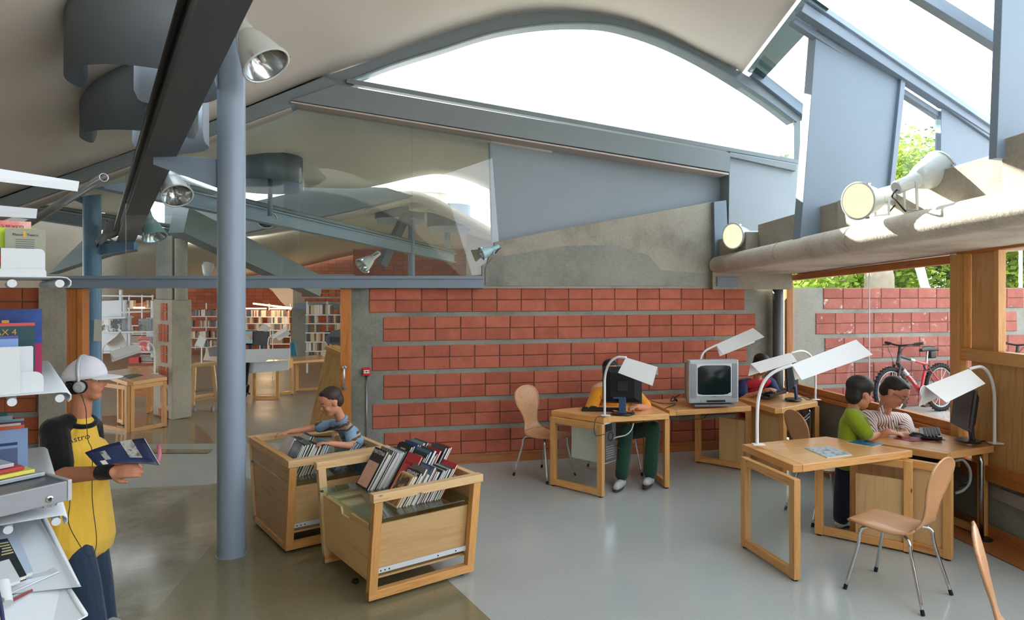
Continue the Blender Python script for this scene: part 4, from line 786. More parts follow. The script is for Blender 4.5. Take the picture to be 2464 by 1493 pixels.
# ================================================================ book bins
EA = V((.807, .595, 0)); BROT = math.atan2(.595, .807)
def bin_(org, L, D, label, solid=False, leanf=.10, leanb=.15):
    M = TR(org, BROT); t = empty('book_bin', org, BROT, label, 'book bin', 'wooden book bins on castors'); Hh = .72; T = lambda x, y, z: M @ V((x, y, z))
    yf = lambda z: -leanf * z / Hh; yb = lambda z: D + leanb * z / Hh; w = .058
    for nm, y in (('front', yf), ('back', yb)):
        sg = -1 if nm == 'front' else 1
        for x in (w / 2, L - w / 2): bar('post', T(x, y(.03), .03), T(x, y(Hh - .05), Hh - .05), .05, w, 'pine_pale' if nm == 'back' else 'pine', t, up=EA)
        bar('top_rail', T(-.012, y(Hh - .024), Hh - .024), T(L + .012, y(Hh - .024), Hh - .024), .062, .052, 'pine_pale', t); bar('bottom_rail', T(0, y(.055), .055), T(L, y(.055), .055), .052, .055, 'pine', t)
        for x in (.07, L - .07): MB().lathe([(0, .03), (.02, .028), (.024, .012), (.018, 0), (0, 0)], 14, Matrix.Translation(T(x, y(0) * .5 + (.03 if sg < 0 else -.03), 0))).build('castor', 'rubber', t, smooth='auto')
    ins = .035
    for nm, f, s in (('front_panel', yf, 1), ('back_panel', yb, -1)): slab(nm, [T(.05, f(.2) + s * ins, .20), T(L - .05, f(.2) + s * ins, .20), T(L - .05, f(.52) + s * ins, .50), T(.05, f(.52) + s * ins, .50)], (M.to_3x3() @ V((0, s * .014, 0))), 'birch', t)
    if solid:
        slab('side_panel', [T(.012, yf(.04) + .03, .05), T(.012, yb(.04) - .03, .05), T(.012, yb(.66) - .03, .66), T(.012, yf(.66) + .03, .66)], M.to_3x3() @ V((.016, 0, 0)), 'oak', t)
        bar('side_rail', T(.02, yf(.69), Hh - .03), T(.02, yb(.69), Hh - .03), .05, .06, 'pine', t); bar('side_rail', T(.02, yf(.05) + .03, .05), T(.02, yb(.05) - .03, .05), .04, .05, 'pine', t)
    else:
        y0, y1 = yf(.3) + ins, yb(.3) - ins; c = (y0 + y1) / 2 - .02
        slab('side_panel', [T(.012, y0 + .02, .14), T(.012, y1 - .02, .14), T(.012, y1 + .02, .50), T(.012, c + .10, .50), T(.012, c + .075, .455), T(.012, c - .04, .455), T(.012, c - .07, .50), T(.012, y0 - .02, .50)], M.to_3x3() @ V((.014, 0, 0)), 'birch', t)
    slab('side_panel', [T(L - .03, yf(.15) + .03, .15), T(L - .03, yb(.15) - .03, .15), T(L - .03, yb(.62) - .03, .64), T(L - .03, yf(.62) + .03, .64)], M.to_3x3() @ V((.014, 0, 0)), 'birch', t)
    bar('side_rail', T(L - .02, yf(.69), Hh - .03), T(L - .02, yb(.69), Hh - .03), .045, .055, 'pine_pale', t)
    slab('bottom_panel', [T(.03, .03, .13), T(L - .03, .03, .13), T(L - .03, D - .03, .13), T(.03, D - .03, .13)], V((0, 0, .014)), 'birch', t)
    slab('glass_shelf', [T(.003, yf(.54) + .028, .535), T(L - .035, yf(.54) + .028, .535), T(L - .035, yb(.54) - .028, .535), T(.003, yb(.54) - .028, .535)], V((0, 0, .008)), 'glass_shelf', t)
    bar('slide_rail', T(.055, yf(.19) + .018, .195), T(L - .055, yf(.19) + .018, .195), .012, .03, 'white_metal', t, bevel=.001)
    for k in range(5): MB().box((0, 0, 0), (.008, .004, .008), Matrix.Translation(T(.09 + k * (.03 if k < 3 else .14), yf(.19) + .011, .195))).build('slide_hole', 'rubber', t)
    for y in (yf(.56) + .0, yb(.56) - .0): MB().box((.0, 0, 0), (.03, .012, .045), Matrix.Translation(T(.012, y + (.03 if y < .3 else -.03), .505)) @ Matrix.Rotation(BROT, 4, 'Z')).build('shelf_clip', 'chrome', t)
    return t, M
b1, M1 = bin_(V((-.918, 4.31, 0)), .79, .72, 'near wooden book bin full of comics, glass shelf on top')
b2_, M2 = bin_(V((-1.71, 5.13, 0)), .80, .78, 'second wooden book bin behind, with a solid side panel and films', True)
XM = Matrix(((0, 1, 0, 0), (-1, 0, 0, 0), (0, 0, 1, 0), (0, 0, 0, 1)))
def shelve(M, x, y, z, th_deg, items, w0, group, where, jit=.0, k=1.0):
    ords = ['first', 'second', 'third', 'fourth', 'fifth', 'sixth', 'seventh', 'eighth', 'ninth', 'tenth', 'eleventh', 'twelfth', 'thirteenth', 'fourteenth', 'fifteenth', 'sixteenth']; th = math.radians(th_deg)
    for i, it in enumerate(items):
        c, h, t_ = it[0], it[1] * (1 + (k - 1) * .25), it[2] * k; kw = it[3] if len(it) > 3 else {}; nm = kw.pop('name', 'comic_book'); lab = kw.pop('lab', None); w = kw.pop('w', w0)
        cover = c if isinstance(c, str) else cm(c)
        col = kw.pop('col', None) or colname(c)
        label = lab or '%s %s, %s from the left in the %s' % (col, nm.replace('_', ' '), ords[i], where)
        Q = M @ Matrix.Translation((x, y + R.uniform(-jit, jit), z)) @ Matrix.Rotation(th + R.uniform(-.03, .03), 4, 'Y') @ XM
        book(label, Q, w, h, t_, cover, group, nm, **kw); x += t_ / math.cos(th) + .0025
def colname(c):
    r, g, b = c; mx, mn = max(c), min(c)
    if mx < 50: return 'black'
    if mx - mn < 30: return 'white' if mx > 200 else 'grey' if mx > 110 else 'dark grey'
    if r == mx: return 'red' if g < 90 and b < 90 else 'orange' if b < 90 else 'pink' if b > g else 'tan'
    if g == mx: return 'green' if b < 140 else 'teal'
    return 'pale blue' if mx > 190 else 'blue' if mx > 110 else 'navy blue'
emblem('print_face', (216, 168, 150), (224, 176, 160), (206, 150, 134), 4); emblem('print_red', (188, 40, 60), (206, 60, 50), (150, 24, 84), 7); emblem('print_blue', (40, 60, 96), (96, 120, 150), (140, 150, 160), 12); emblem('print_dark', (24, 20, 22), (110, 40, 36), (50, 40, 40), 10); emblem('print_sand', (206, 160, 90), (70, 60, 52), (190, 130, 70), 12)
GB = 'comics leaning in the near book bin'
shelve(M1, .25, .74, .545, 33, [
    ((24, 24, 26), .285, .012, dict(title='MAITENA', tsize=.042, tcol='paper', ty=.40, art=(.06, .88, .04, .66, 'print_face'), lab='black comic lettered MAITENA above a pink picture')),
    ((214, 218, 220), .265, .016), ((96, 104, 90), .285, .010, dict(title='MOEBIUS', tsize=.03, tcol=cm((170, 176, 150)), ty=.4)), ((40, 48, 52), .275, .010), ((222, 226, 232), .272, .020), ((206, 214, 226), .268, .018),
    ((150, 182, 206), .262, .016), ((60, 70, 40), .262, .008), ((20, 22, 24), .300, .014, dict(title='EDGARDO', tsize=.016)), ((24, 26, 30), .300, .014), ((30, 60, 128), .312, .012), ((40, 44, 60), .306, .016), ((120, 138, 144), .318, .016), ((56, 76, 84), .318, .014)], .20, GB, 'back row of the near bin', .006, 1.25)
shelve(M1, .40, .49, .545, 33, [
    ((196, 52, 52), .275, .010, dict(title='THOREAU', tsize=.034, tcol=cm((120, 24, 24)), ty=.24, art=(.03, .97, .02, .84, 'print_red'), lab='red and orange comic lettered THOREAU with a pale head strip')),
    ((70, 84, 90), .27, .014), ((30, 40, 44), .29, .010, dict(title='ALEX BARBA', tsize=.02)), ((72, 108, 138), .305, .012), ((52, 62, 74), .315, .018, dict(title='SILVER', tsize=.03, tcol=cm((206, 186, 60)), ty=.2, art=(.05, .95, .02, .6, 'print_dark'))),
    ((214, 214, 216), .27, .010), ((34, 36, 40), .28, .010), ((190, 34, 34), .30, .012, dict(title='L HOME I L OS', tsize=.018, tcol='black')), ((24, 24, 24), .285, .010, dict(title='GUARDIA', tsize=.026)), ((70, 78, 84), .315, .012), ((46, 66, 72), .315, .014), ((178, 30, 40), .315, .014)], .20, GB, 'middle row of the near bin', .006, 1.25)
shelve(M1, .24, .25, .545, 33, [
    ((206, 172, 112), .215, .012, dict(art=(.1, .9, .05, .95, 'print_sand'))), ((232, 214, 180), .212, .014), ((24, 24, 24), .235, .012, dict(title='SERAPHIC', tsize=.036, ty=.40, lab='black comic lettered SERAPHIC in the front row')), ((206, 188, 150), .215, .016), ((108, 110, 104), .25, .014, dict(title='OPEN\nMEMBER\nBOY', tsize=.03, tcol='black', ty=.22)), ((226, 228, 230), .215, .022),
    ((66, 80, 104), .255, .014, dict(title='SUPER\nLOPEZ', tsize=.034, tcol=cm((226, 190, 60)), ty=.18, art=(.04, .96, .3, .96, 'print_blue'), lab='blue and orange comic lettered SUPER LOPEZ')), ((150, 60, 40), .235, .010), ((36, 36, 44), .22, .012), ((218, 220, 222), .21, .012), ((44, 50, 60), .22, .012), ((212, 214, 216), .215, .012), ((40, 60, 70), .22, .012), ((196, 200, 196), .22, .010), ((84, 96, 80), .225, .012), ((186, 34, 44), .25, .012)], .185, GB, 'front row of the near bin', .005, 1.22)
GC = 'films leaning in the second book bin'
shelve(M2, .04, .26, .545, 26, [((96, 104, 104), .27, .010, dict(name='film_case', art=(.05, .95, .05, .95, 'print_blue'), lab='grey film case with a blue picture, foremost in the second bin')), ((60, 72, 84), .26, .015, dict(name='film_case')), ((40, 44, 52), .26, .015, dict(name='film_case')), ((128, 138, 150), .26, .015, dict(name='film_case')), ((80, 120, 96), .27, .012, dict(name='film_case')), ((58, 72, 66), .265, .02, dict(name='film_case')), ((190, 196, 204), .25, .02, dict(name='film_case')), ((34, 36, 40), .25, .018, dict(name='film_case')), ((90, 92, 88), .24, .02, dict(name='film_case')), ((150, 140, 80), .24, .014, dict(name='film_case')), ((60, 120, 160), .26, .012, dict(name='film_case')), ((70, 140, 190), .255, .014, dict(name='film_case')), ((120, 150, 160), .25, .012, dict(name='film_case'))], .19, GC, 'near row of the second bin', .008)
shelve(M2, .42, .26, .545, 40, [((70, 118, 134), .26, .010, dict(name='film_case')), ((96, 110, 96), .25, .010, dict(name='film_case')), ((160, 176, 186), .25, .008, dict(name='film_case')), ((84, 110, 130), .25, .008, dict(name='film_case')), ((150, 160, 168), .24, .008, dict(name='film_case')), ((110, 130, 150), .24, .008, dict(name='film_case'))], .19, GC, 'tilted end of the second bin', .008)
shelve(M2, .10, .62, .545, 30, [((206, 206, 204), .25, .012, dict(name='film_case')), ((170, 180, 190), .24, .012, dict(name='film_case')), ((40, 46, 60), .23, .016, dict(name='film_case')), ((120, 140, 160), .23, .012, dict(name='film_case')), ((26, 26, 28), .23, .016, dict(name='film_case')), ((210, 206, 120), .22, .012, dict(name='film_case')), ((40, 40, 44), .22, .014, dict(name='film_case')), ((190, 190, 184), .25, .01, dict(name='film_case')), ((70, 110, 116), .25, .01, dict(name='film_case')), ((60, 96, 100), .25, .01, dict(name='film_case'))], .19, GC, 'far row of the second bin', .01)
# ================================================================ people
def stripes(name, base, bands, axis, period, rough=.85):
    m, t, o = nodes(name); co = coords(t); d = N(t, 'VectorMath', operation='DOT_PRODUCT'); d.inputs[1].default_value = V(axis).normalized(); 
    wv = noise(t, co, 5, 3); ad = N(t, 'Math', operation='MULTIPLY_ADD'); ad.inputs[1].default_value = period * .6; t.links.new(wv, ad.inputs[0])
    t.links.new(co, d.inputs[0]); t.links.new(d.outputs['Value'], ad.inputs[2]); di = N(t, 'Math', operation='DIVIDE'); di.inputs[1].default_value = period; t.links.new(ad.outputs[0], di.inputs[0])
    fr = N(t, 'Math', operation='FRACT'); t.links.new(di.outputs[0], fr.inputs[0]); r = N(t, 'ValToRGB'); r.color_ramp.interpolation = 'CONSTANT'; e = r.color_ramp.elements
    while len(e) < len(bands) + 1: e.new(.5)
    for x, (p, c) in zip(e, [(0, base)] + bands): x.position = p; x.color = lin(c)
    t.links.new(fr.outputs[0], r.inputs[0]); finish(t, o, r.outputs[0], rough, 0, noise(t, coords(t), 14, 4), .35, .02, .2, sheen=.2)
def cloth(name, c, fold=.35): 
    m, t, o = nodes(name); co = coords(t, (1, 1, .45)); n = noise(t, co, 9, 4, .6); l = lin(c); col = mixc(t, n, tuple(x * .86 for x in l[:3]) + (1,), tuple(min(1, x * 1.1) for x in l[:3]) + (1,)); finish(t, o, col, .9, 0, n, fold, .03, .15, sheen=.25)
def skinmat(name, c):
    m, t, o = nodes(name); co = coords(t); n = noise(t, co, 18, 3); l = lin(c); col = mixc(t, n, tuple(x * .9 for x in l[:3]) + (1,), (min(1, l[0] * 1.1), l[1], l[2], 1)); finish(t, o, col, .5, 0, noise(t, co, 120, 2), .05, .002, .35)
skinmat('skin', (204, 146, 116)); skinmat('skin_tan', (190, 132, 102)); skinmat('skin_man', (208, 150, 124))
plain('hair', (26, 20, 16), .55, var=.3, scale=40, bump=.5, bscale=90); plain('hair_brown', (52, 38, 28), .55, var=.3, scale=40, bump=.5, bscale=90); plain('lip', (168, 92, 82), .5); plain('eye_white', (226, 222, 216), .25); plain('iris', (34, 24, 18), .2)
cloth('yellow_cotton', (222, 180, 66)); cloth('black_cotton', (18, 18, 20)); cloth('navy_denim', (42, 58, 78), .5); cloth('orange_cotton', (238, 158, 44)); cloth('green_cotton', (128, 148, 30)); cloth('green_cord', (34, 66, 52), .5); cloth('navy_cotton', (34, 38, 60)); cloth('red_cotton', (186, 30, 44)); cloth('blue_cotton', (38, 56, 104)); cloth('white_cotton', (214, 216, 226), .2); cloth('grey_blue_cotton', (120, 150, 176))
plain('shoe_grey', (176, 178, 178), .6, var=.2, scale=30); plain('shoe_sole', (60, 48, 40), .8); plain('shoe_white', (210, 208, 200), .6)
def capsule(m, p0, p1, r0, r1, n=14):
    p0, p1 = V(p0), V(p1); d = p1 - p0; L = d.length
    if L < 1e-5: return m
    q = d.to_track_quat('Z', 'Y').to_matrix().to_4x4(); q.translation = p0; pr = []
    for k in range(5): a = -math.pi / 2 + math.pi / 2 * k / 4; pr.append((max(r0 * math.cos(a), 1e-5), r0 * math.sin(a)))
    for k in range(5): a = math.pi / 2 * k / 4; pr.append((max(r1 * math.cos(a), 1e-5), L + r1 * math.sin(a)))
    return m.lathe(pr, n, q)
def ellip(m, c, rad, Rm=None, n=18):
    M = Matrix.Translation(V(c)) @ (Rm.to_4x4() if Rm else Matrix.Identity(4)) @ Matrix.Diagonal((rad[0], rad[1], rad[2], 1)); k = 10
    return m.lathe([(max(math.cos(-math.pi / 2 + math.pi * i / k), 1e-4), math.sin(-math.pi / 2 + math.pi * i / k)) for i in range(k + 1)], n, M)
def blob(name, prims, mat, parent, vox=.008, it=4, fac=.5):
    m = MB()
    for p in prims:
        if p[0] == 'c': capsule(m, *p[1:])
        else: ellip(m, *p[1:])
    me = m.mesh(name, mat, fix=False); bm = bmesh.new(); bm.from_mesh(me); bmesh.ops.remove_doubles(bm, verts=bm.verts, dist=1e-4); bmesh.ops.holes_fill(bm, edges=bm.edges); bmesh.ops.recalc_face_normals(bm, faces=bm.faces); bm.to_mesh(me); bm.free()
    o = bpy.data.objects.new(name, me); COL.objects.link(o); r = o.modifiers.new('r', 'REMESH'); r.mode = 'VOXEL'; r.voxel_size = vox; r.use_smooth_shade = True
    s = o.modifiers.new('s', 'SMOOTH'); s.factor = fac; s.iterations = it
    me2 = bpy.data.meshes.new_from_object(o.evaluated_get(bpy.context.evaluated_depsgraph_get())); bpy.data.objects.remove(o); me2.name = name
    for p in me2.polygons: p.use_smooth = True
    if not me2.materials: me2.materials.append(MT[mat])
    return put(name, me2, parent)
def hand(pr, w, d, n, s=1.0, curl=.5, thumb=-1, spread=.0):
    d = V(d).normalized(); n = V(n); n = (n - d * n.dot(d)).normalized(); sd = d.cross(n) * thumb   # sd: thumb side
    for i in range(4):
        o = sd * (1.5 - i) * .0195 * s; k = w + d * (.082 - .004 * abs(i - 1)) * s + o; pr.append(('c', w + d * .012 * s + o * .7, k, .0135 * s, .0115 * s))
        a = curl * .5; p = k; ln = (.95, 1.05, 1.0, .8)[i]
        for j, L in enumerate((.036, .026, .021)):
            dd = d * math.cos(a) + n * math.sin(a) + sd * spread * (1.5 - i) * .1; q = p + dd.normalized() * L * ln * s; pr.append(('c', p, q, (.0098 - .0009 * j) * s, (.0092 - .0009 * j) * s)); p = q; a += curl
    t0 = w + d * .02 * s + sd * .026 * s; t1 = t0 + (d * .7 + sd * .6 + n * .35).normalized() * .042 * s; t2 = t1 + (d * .95 + sd * .1 + n * .45 * curl).normalized() * .030 * s
    pr.append(('c', t0, t1, .0135 * s, .0115 * s)); pr.append(('c', t1, t2, .011 * s, .009 * s))
def head(pr, t, c, f, H, hair, u=(0, 0, 1), style='short', skin='skin', ears=True, vox=.006):
    f = V(f).normalized(); u = V(u); l = u.cross(f).normalized(); u = f.cross(l); Rm = Matrix((f, l, u)).transposed(); X = lambda x, y, z: V(c) + Rm @ (V((x, y, z)) * H); e = lambda a, b, r: pr.append(('e', X(*a), tuple(q * H for q in b), Rm))
    e((-.03, 0, .13), (.43, .345, .37), 0); e((.08, 0, -.10), (.285, .265, .35), 0); e((.17, 0, -.36), (.15, .15, .115), 0); e((.0, 0, -.22), (.24, .25, .22), 0)
    for s in (-1, 1):
        e((.21, s * .16, -.13), (.12, .10, .12), 0)
        if ears: e((-.03, s * .345, -.04), (.085, .035, .13), 0); e((-.05, s * .375, -.02), (.05, .02, .085), 0)
    e((.30, 0, .11), (.055, .20, .045), 0); pr.append(('c', X(.345, 0, .04), X(.415, 0, -.10), .030 * H, .047 * H)); e((.365, .045, -.12), (.04, .035, .03), 0); e((.365, -.045, -.12), (.04, .035, .03), 0); e((.325, 0, -.235), (.05, .10, .055), 0)
    for s in (-1, 1):
        m = MB(); ellip(m, X(.286, s * .145, .018), (.045 * H, .055 * H, .022 * H), Rm); ey = m.build('eye', 'eye_white', t, smooth=True); m = MB(); ellip(m, X(.324, s * .145, .015), (.012 * H, .026 * H, .022 * H), Rm); m.build('iris', 'iris', ey, smooth=True)
        MB().tube([X(.345, s * .06, .10), X(.345, s * .14, .125), X(.29, s * .225, .10)], [.012 * H, .018 * H, .009 * H], 6).build('eyebrow', hair, t, smooth=True); MB().tube([X(.342, s * .085, .04), X(.350, s * .145, .056), X(.315, s * .205, .035)], .008 * H, 5).build('eyelid', skin, t, smooth=True)
    m = MB(); ellip(m, X(.362, 0, -.222), (.025 * H, .085 * H, .018 * H), Rm); ellip(m, X(.356, 0, -.252), (.027 * H, .075 * H, .02 * H), Rm); m.build('lips', 'lip', t, smooth=True)
    if style == 'capped': blob('hair', [('e', X(-.17, 0, -.06), (.285 * H, .335 * H, .27 * H), Rm), ('e', X(.08, .0, .10), (.22 * H, .335 * H, .16 * H), Rm)], hair, t, vox); return X, Rm
    hp = [('e', X(-.085, 0, .205), (.405 * H, .364 * H, .338 * H), Rm), ('e', X(-.22, 0, .03), (.262 * H, .315 * H, .34 * H), Rm), ('e', X(.10, 0, .38), (.20 * H, .24 * H, .115 * H), Rm)]
    if style == 'full': hp += [('e', X(-.05, 0, .27), (.46 * H, .40 * H, .36 * H), Rm), ('e', X(-.26, 0, -.1), (.22 * H, .30 * H, .28 * H), Rm), ('e', X(.24, 0, .30), (.16 * H, .28 * H, .12 * H), Rm), ('e', X(.02, .30, .1), (.12 * H, .07 * H, .16 * H), Rm), ('e', X(.02, -.30, .1), (.12 * H, .07 * H, .16 * H), Rm)]
    blob('hair', hp, hair, t, vox); return X, Rm
def shoe(t, ank, toe, mat='shoe_grey', s=1.0, z=0.0):
    a, b = V(ank), V(toe); d = (b - a); d.z = 0; d.normalize(); up = V((0, 0, 1)); g = a.copy(); g.z = z; e = b.copy(); e.z = max(z, b.z)
    blob('shoe', [('c', a + up * .0, g + up * .05 * s - d * .015 * s, .040 * s, .042 * s), ('c', g + up * .045 * s - d * .02 * s, g.lerp(e, .6) + up * .042 * s, .042 * s, .042 * s), ('c', g.lerp(e, .5) + up * .036 * s, e + up * .032 * s - d * .03 * s, .043 * s, .032 * s)], mat, t, .006)
    blob('shoe_sole', [('c', g + up * .016 * s - d * .03 * s, g.lerp(e, .5) + up * .016 * s, .040 * s, .038 * s), ('c', g.lerp(e, .5) + up * .016 * s, e + up * .016 * s - d * .03 * s, .040 * s, .036 * s)] , 'shoe_sole', t, .006) if False else None
    m = MB(); sd = up.cross(d); pts = []
    for k in range(20):
        an = 2 * math.pi * k / 20; L = (e - g).length + .05 * s; x = math.cos(an) * L / 2; y = math.sin(an) * (.043 if x > 0 else .038) * s; pts.append(g.lerp(e, .5) + d * (x - .012 * s) + sd * y)
    m.prism([q + up * .001 for q in pts], up * .022 * s); m.build('shoe_sole', 'shoe_sole', t, bevel=.004)
def person(label, loc, J, s, H, f, hairmat, style, skin, shirt, pants, sleeve=.75, vox=.007, hcurl=(.5, .5), sleeve_mat=None, ears=True, hu=(0, 0, 1), belly=1.0, pn=None, shoes='shoe_grey', hdirs=None, long_l=False, zfoot=0.0, girth=1.0, tall_legs=True, hem=.03):
    t = empty('person', loc, 0, label, 'person'); pr = []; g = girth * s; A = lambda k: V(J[k])
    X, Rm = head(pr, t, A('head'), f, H, hairmat, hu, style, skin, ears, min(vox, .006)); nk = A('neck')
    pr.append(('c', X(-.09, 0, -.22), nk, .048 * s, .052 * s)); ch = nk.lerp(A('pelvis'), .35); wa = nk.lerp(A('pelvis'), .72); sv = (A('shL') - A('shR')).normalized()
    pr += [('c', A('shL'), A('shR'), .05 * s, .05 * s), ('c', nk - V((0, 0, .02)), ch, .05 * s, .07 * s), ('c', ch, A('pelvis'), .07 * s, .07 * s)]
    for k in 'LR':
        pr += [('c', A('sh' + k), A('el' + k), .046 * g, .038 * g), ('c', A('el' + k), A('wr' + k), .037 * g, .026 * g)]
        d = (A('wr' + k) - A('el' + k)).normalized()
        if hdirs and k in hdirs: d = V(hdirs[k][0]).normalized(); n = hdirs[k][1]; th = hdirs[k][2]
        else: n = V((0, 0, -1)); th = 1 if k == 'R' else -1
        hand(pr, A('wr' + k), d, n, s * .95, hcurl[0] if k == 'L' else hcurl[1], th)
        pr += [('c', A('pelvis') + sv * (.07 * s if k == 'L' else -.07 * s), A('kn' + k), .068 * g, .05 * g), ('c', A('kn' + k), A('an' + k), .048 * g, .034 * g)]
    blob('body', pr, skin, t, vox)
    sw = .085 * s; tor = []
    for a, b in ((-1, -1), (-.5, -.5), (0, 0), (.5, .5), (1, 1)):
        w1 = sv * a * .088 * g; tor += [('c', ch + w1, wa + w1 * .95, .088 * g * (1 if abs(a) < 1 else .85), .086 * g * belly * (1 if abs(a) < 1 else .85)), ('c', wa + w1 * .95, A('pelvis') + w1 + (A('pelvis') - wa).normalized() * hem, .090 * g * belly * (1 if abs(a) < 1 else .85), (.092 + hem * .25) * g * belly * (1 if abs(a) < 1 else .90))]
    tor += [('c', A('shL').lerp(A('shR'), .12), A('shR').lerp(A('shL'), .12), .060 * g, .060 * g), ('c', nk - (nk - ch).normalized() * .07 * s, ch, .066 * g, .095 * g)]; slv = []
    for k in 'LR':
        q = 1.0 if (long_l and k == 'L') else sleeve; e = A('sh' + k).lerp(A('el' + k), min(q, 1)); pc = [('c', A('sh' + k), e, .058 * g, .060 * g)]
        if long_l and k == 'L': pc.append(('c', A('elL'), A('elL').lerp(A('wrL'), .85), .056 * g, .042 * g))
        (slv if sleeve_mat else tor).extend(pc)
    blob('shirt', tor, shirt, t, vox, 6)
    if sleeve_mat:
        for q, k in zip(slv, 'LR'): blob('sleeve', [q, ('c', A('sh' + k).lerp(nk, .45), A('sh' + k), .045 * g, .060 * g)], sleeve_mat, t, vox, 4)
    lg = [('c', A('pelvis') - sv * .07 * s, A('pelvis') + sv * .07 * s, .088 * g, .088 * g)]
    for k in 'LR':
        h = A('pelvis') + sv * (.07 * s if k == 'L' else -.07 * s); en = A('kn' + k).lerp(A('an' + k), .93 if tall_legs else .2); lg += [('c', h.lerp(A('kn' + k), .14), A('kn' + k), .080 * g, .068 * g), ('c', A('kn' + k), en, .068 * g, .062 * g)]
    blob('trousers', lg, pants, t, vox, 5)
    for k in 'LR': shoe(t, A('an' + k), A('to' + k), shoes, s, zfoot)
    return t, X, Rm
def neckring(t, c, up, r, th, mat):
    q = V(up).to_track_quat('Z', 'Y').to_matrix().to_4x4(); q.translation = V(c); MB().lathe([(r + th * math.cos(a), th * .9 * math.sin(a)) for a in [2 * math.pi * k / 10 for k in range(11)]], 28, q).build('collar', mat, t, smooth=True)
# ---- boy with headphones
Y = 3.9
t1, X1, R1 = person('boy in a yellow and black shirt, white cap and headphones, holding a magazine', P(200, 1550, 3.9),
    dict(head=P(209, 918, 3.9), neck=P(194, 1000, 3.92), shL=P(214, 1032, 4.08), shR=P(132, 1036, 3.80), elL=P(228, 1135, 4.12), wrL=P(296, 1122, 4.0), elR=P(142, 1146, 3.66), wrR=P(264, 1137, 3.56), pelvis=P(182, 1262, 3.92), knL=P(232, 1400, 3.98), anL=P(248, 1520, 3.98), toL=P(300, 1545, 3.9), knR=P(200, 1402, 3.78), anR=P(222, 1522, 3.72), toR=P(275, 1560, 3.62)),
    1.06, .235, (.985, .17, .03), 'hair', 'capped', 'skin_tan', 'yellow_cotton', 'navy_denim', .78, .006, (.6, .5), 'black_cotton', hdirs={'R': ((.95, .1, .06), (.1, .9, -.3), -1)}, girth=1.2, belly=1.12, hem=.09)
cap = MB(); Q = Matrix.Translation(X1(0, 0, 0)) @ R1.to_4x4() @ Matrix.Rotation(.10, 4, 'Y') @ Matrix.Scale(.235, 4); rows = []
for i in range(9):
    a = math.pi / 2 * i / 8; rows.append([Q @ V((-.05 + .47 * math.cos(b) * math.sin(a) * (1 if math.cos(b) > 0 else 1.08), .415 * math.sin(b) * math.sin(a), .15 + .46 * math.cos(a) - (.16 * (1 - math.cos(b)) / 2) * math.sin(a))) for b in [2 * math.pi * k / 32 for k in range(33)]])
cap.grid(rows); cap_o = cap.build('cap', 'white_cotton', t1, smooth=True, solid=.006)
br = [[Q @ V((.33 + .47 * u * math.cos(b * .98) - .12 * (1 - math.cos(b)), .37 * math.sin(b), .175 - .05 * u * u - .06 * math.sin(b) ** 2 + .02 * u)) for b in [-1.45 + 2.9 * k / 14 for k in range(15)]] for u in (0, .25, .5, .75, 1)]
MB().grid(br).build('cap_brim', 'white_cotton', cap_o, smooth=True, solid=.005)
MB().tube(bez([X1(-.40, .0, -.08), X1(-.36, -.28, -.10), X1(-.20, -.40, -.02)], 6), .012, 8).build('cap_strap', 'black_cotton', cap_o, smooth=True)
MB().tube(bez([X1(.0, -.42, -.02), X1(-.02, -.42, .25), X1(-.06, -.28, .50), X1(-.08, 0, .62), X1(-.06, .28, .50), X1(0, .42, .0)], 6), .009, 10).build('headphone_band', 'silver_plastic', t1, smooth=True)
for sg in (-1, 1):
    EQ = Matrix.Translation(X1(.02, sg * .40, -.08)) @ (R1 @ V((0, sg, 0))).to_track_quat('Z', 'Y').to_matrix().to_4x4()
    MB().lathe([(0, -.012), (.034, -.012), (.037, 0), (.034, .010), (0, .010)], 24, EQ).build('ear_pad', 'black_matt', t1, smooth='auto'); MB().lathe([(.031, .010), (.030, .022), (.018, .026), (.017, .023), (0, .024)], 24, EQ).build('ear_cup', 'silver_plastic', t1, smooth='auto')
MB().tube(bez([X1(.03, -.44, -.18), X1(.12, -.40, -.6), P(208, 1010, 3.72), P(212, 1060, 3.7), P(222, 1090, 3.7), P(222, 1200, 3.7), P(232, 1290, 3.66), P(228, 1330, 3.62), P(214, 1340, 3.6), P(190, 1310, 3.6), P(165, 1260, 3.6), P(168, 1215, 3.4), P(165, 1200, 2.6), P(130, 1198, 1.9)], 6), .0022, 5).build('headphone_cable', 'black', t1, smooth=True)
wb_, wb2 = P(238, 1138, 3.58), P(272, 1136, 3.555); MB().tube([wb_, wb_.lerp(wb2, .1), wb_.lerp(wb2, .9), wb2], [.037, .041, .039, .036], 18).build('wristband', 'black_cotton', t1, smooth='auto')
neckring(t1, P(194, 1012, 3.92), (.35, -.2, 1), .074, .017, 'black_cotton')
blob('tied_jacket', [('c', P(118, 1245, 3.9), P(100, 1262, 3.98), .05, .05), ('c', P(104, 1250, 3.95), P(112, 1310, 3.98), .05, .035), ('c', P(128, 1242, 3.86), P(122, 1300, 3.9), .04, .03)], 'black_cotton', t1, .008)
Lq = frame(P(165, 1056, 3.665), P(200, 1047, 3.70), V((0, 0, 1))); LM = Lq @ Matrix.Rotation(math.pi / 2, 4, 'X'); text('lettering', 'Astro', .046, Matrix.Translation(V((.045, -.05, 0))) @ LM, 'black', t1)
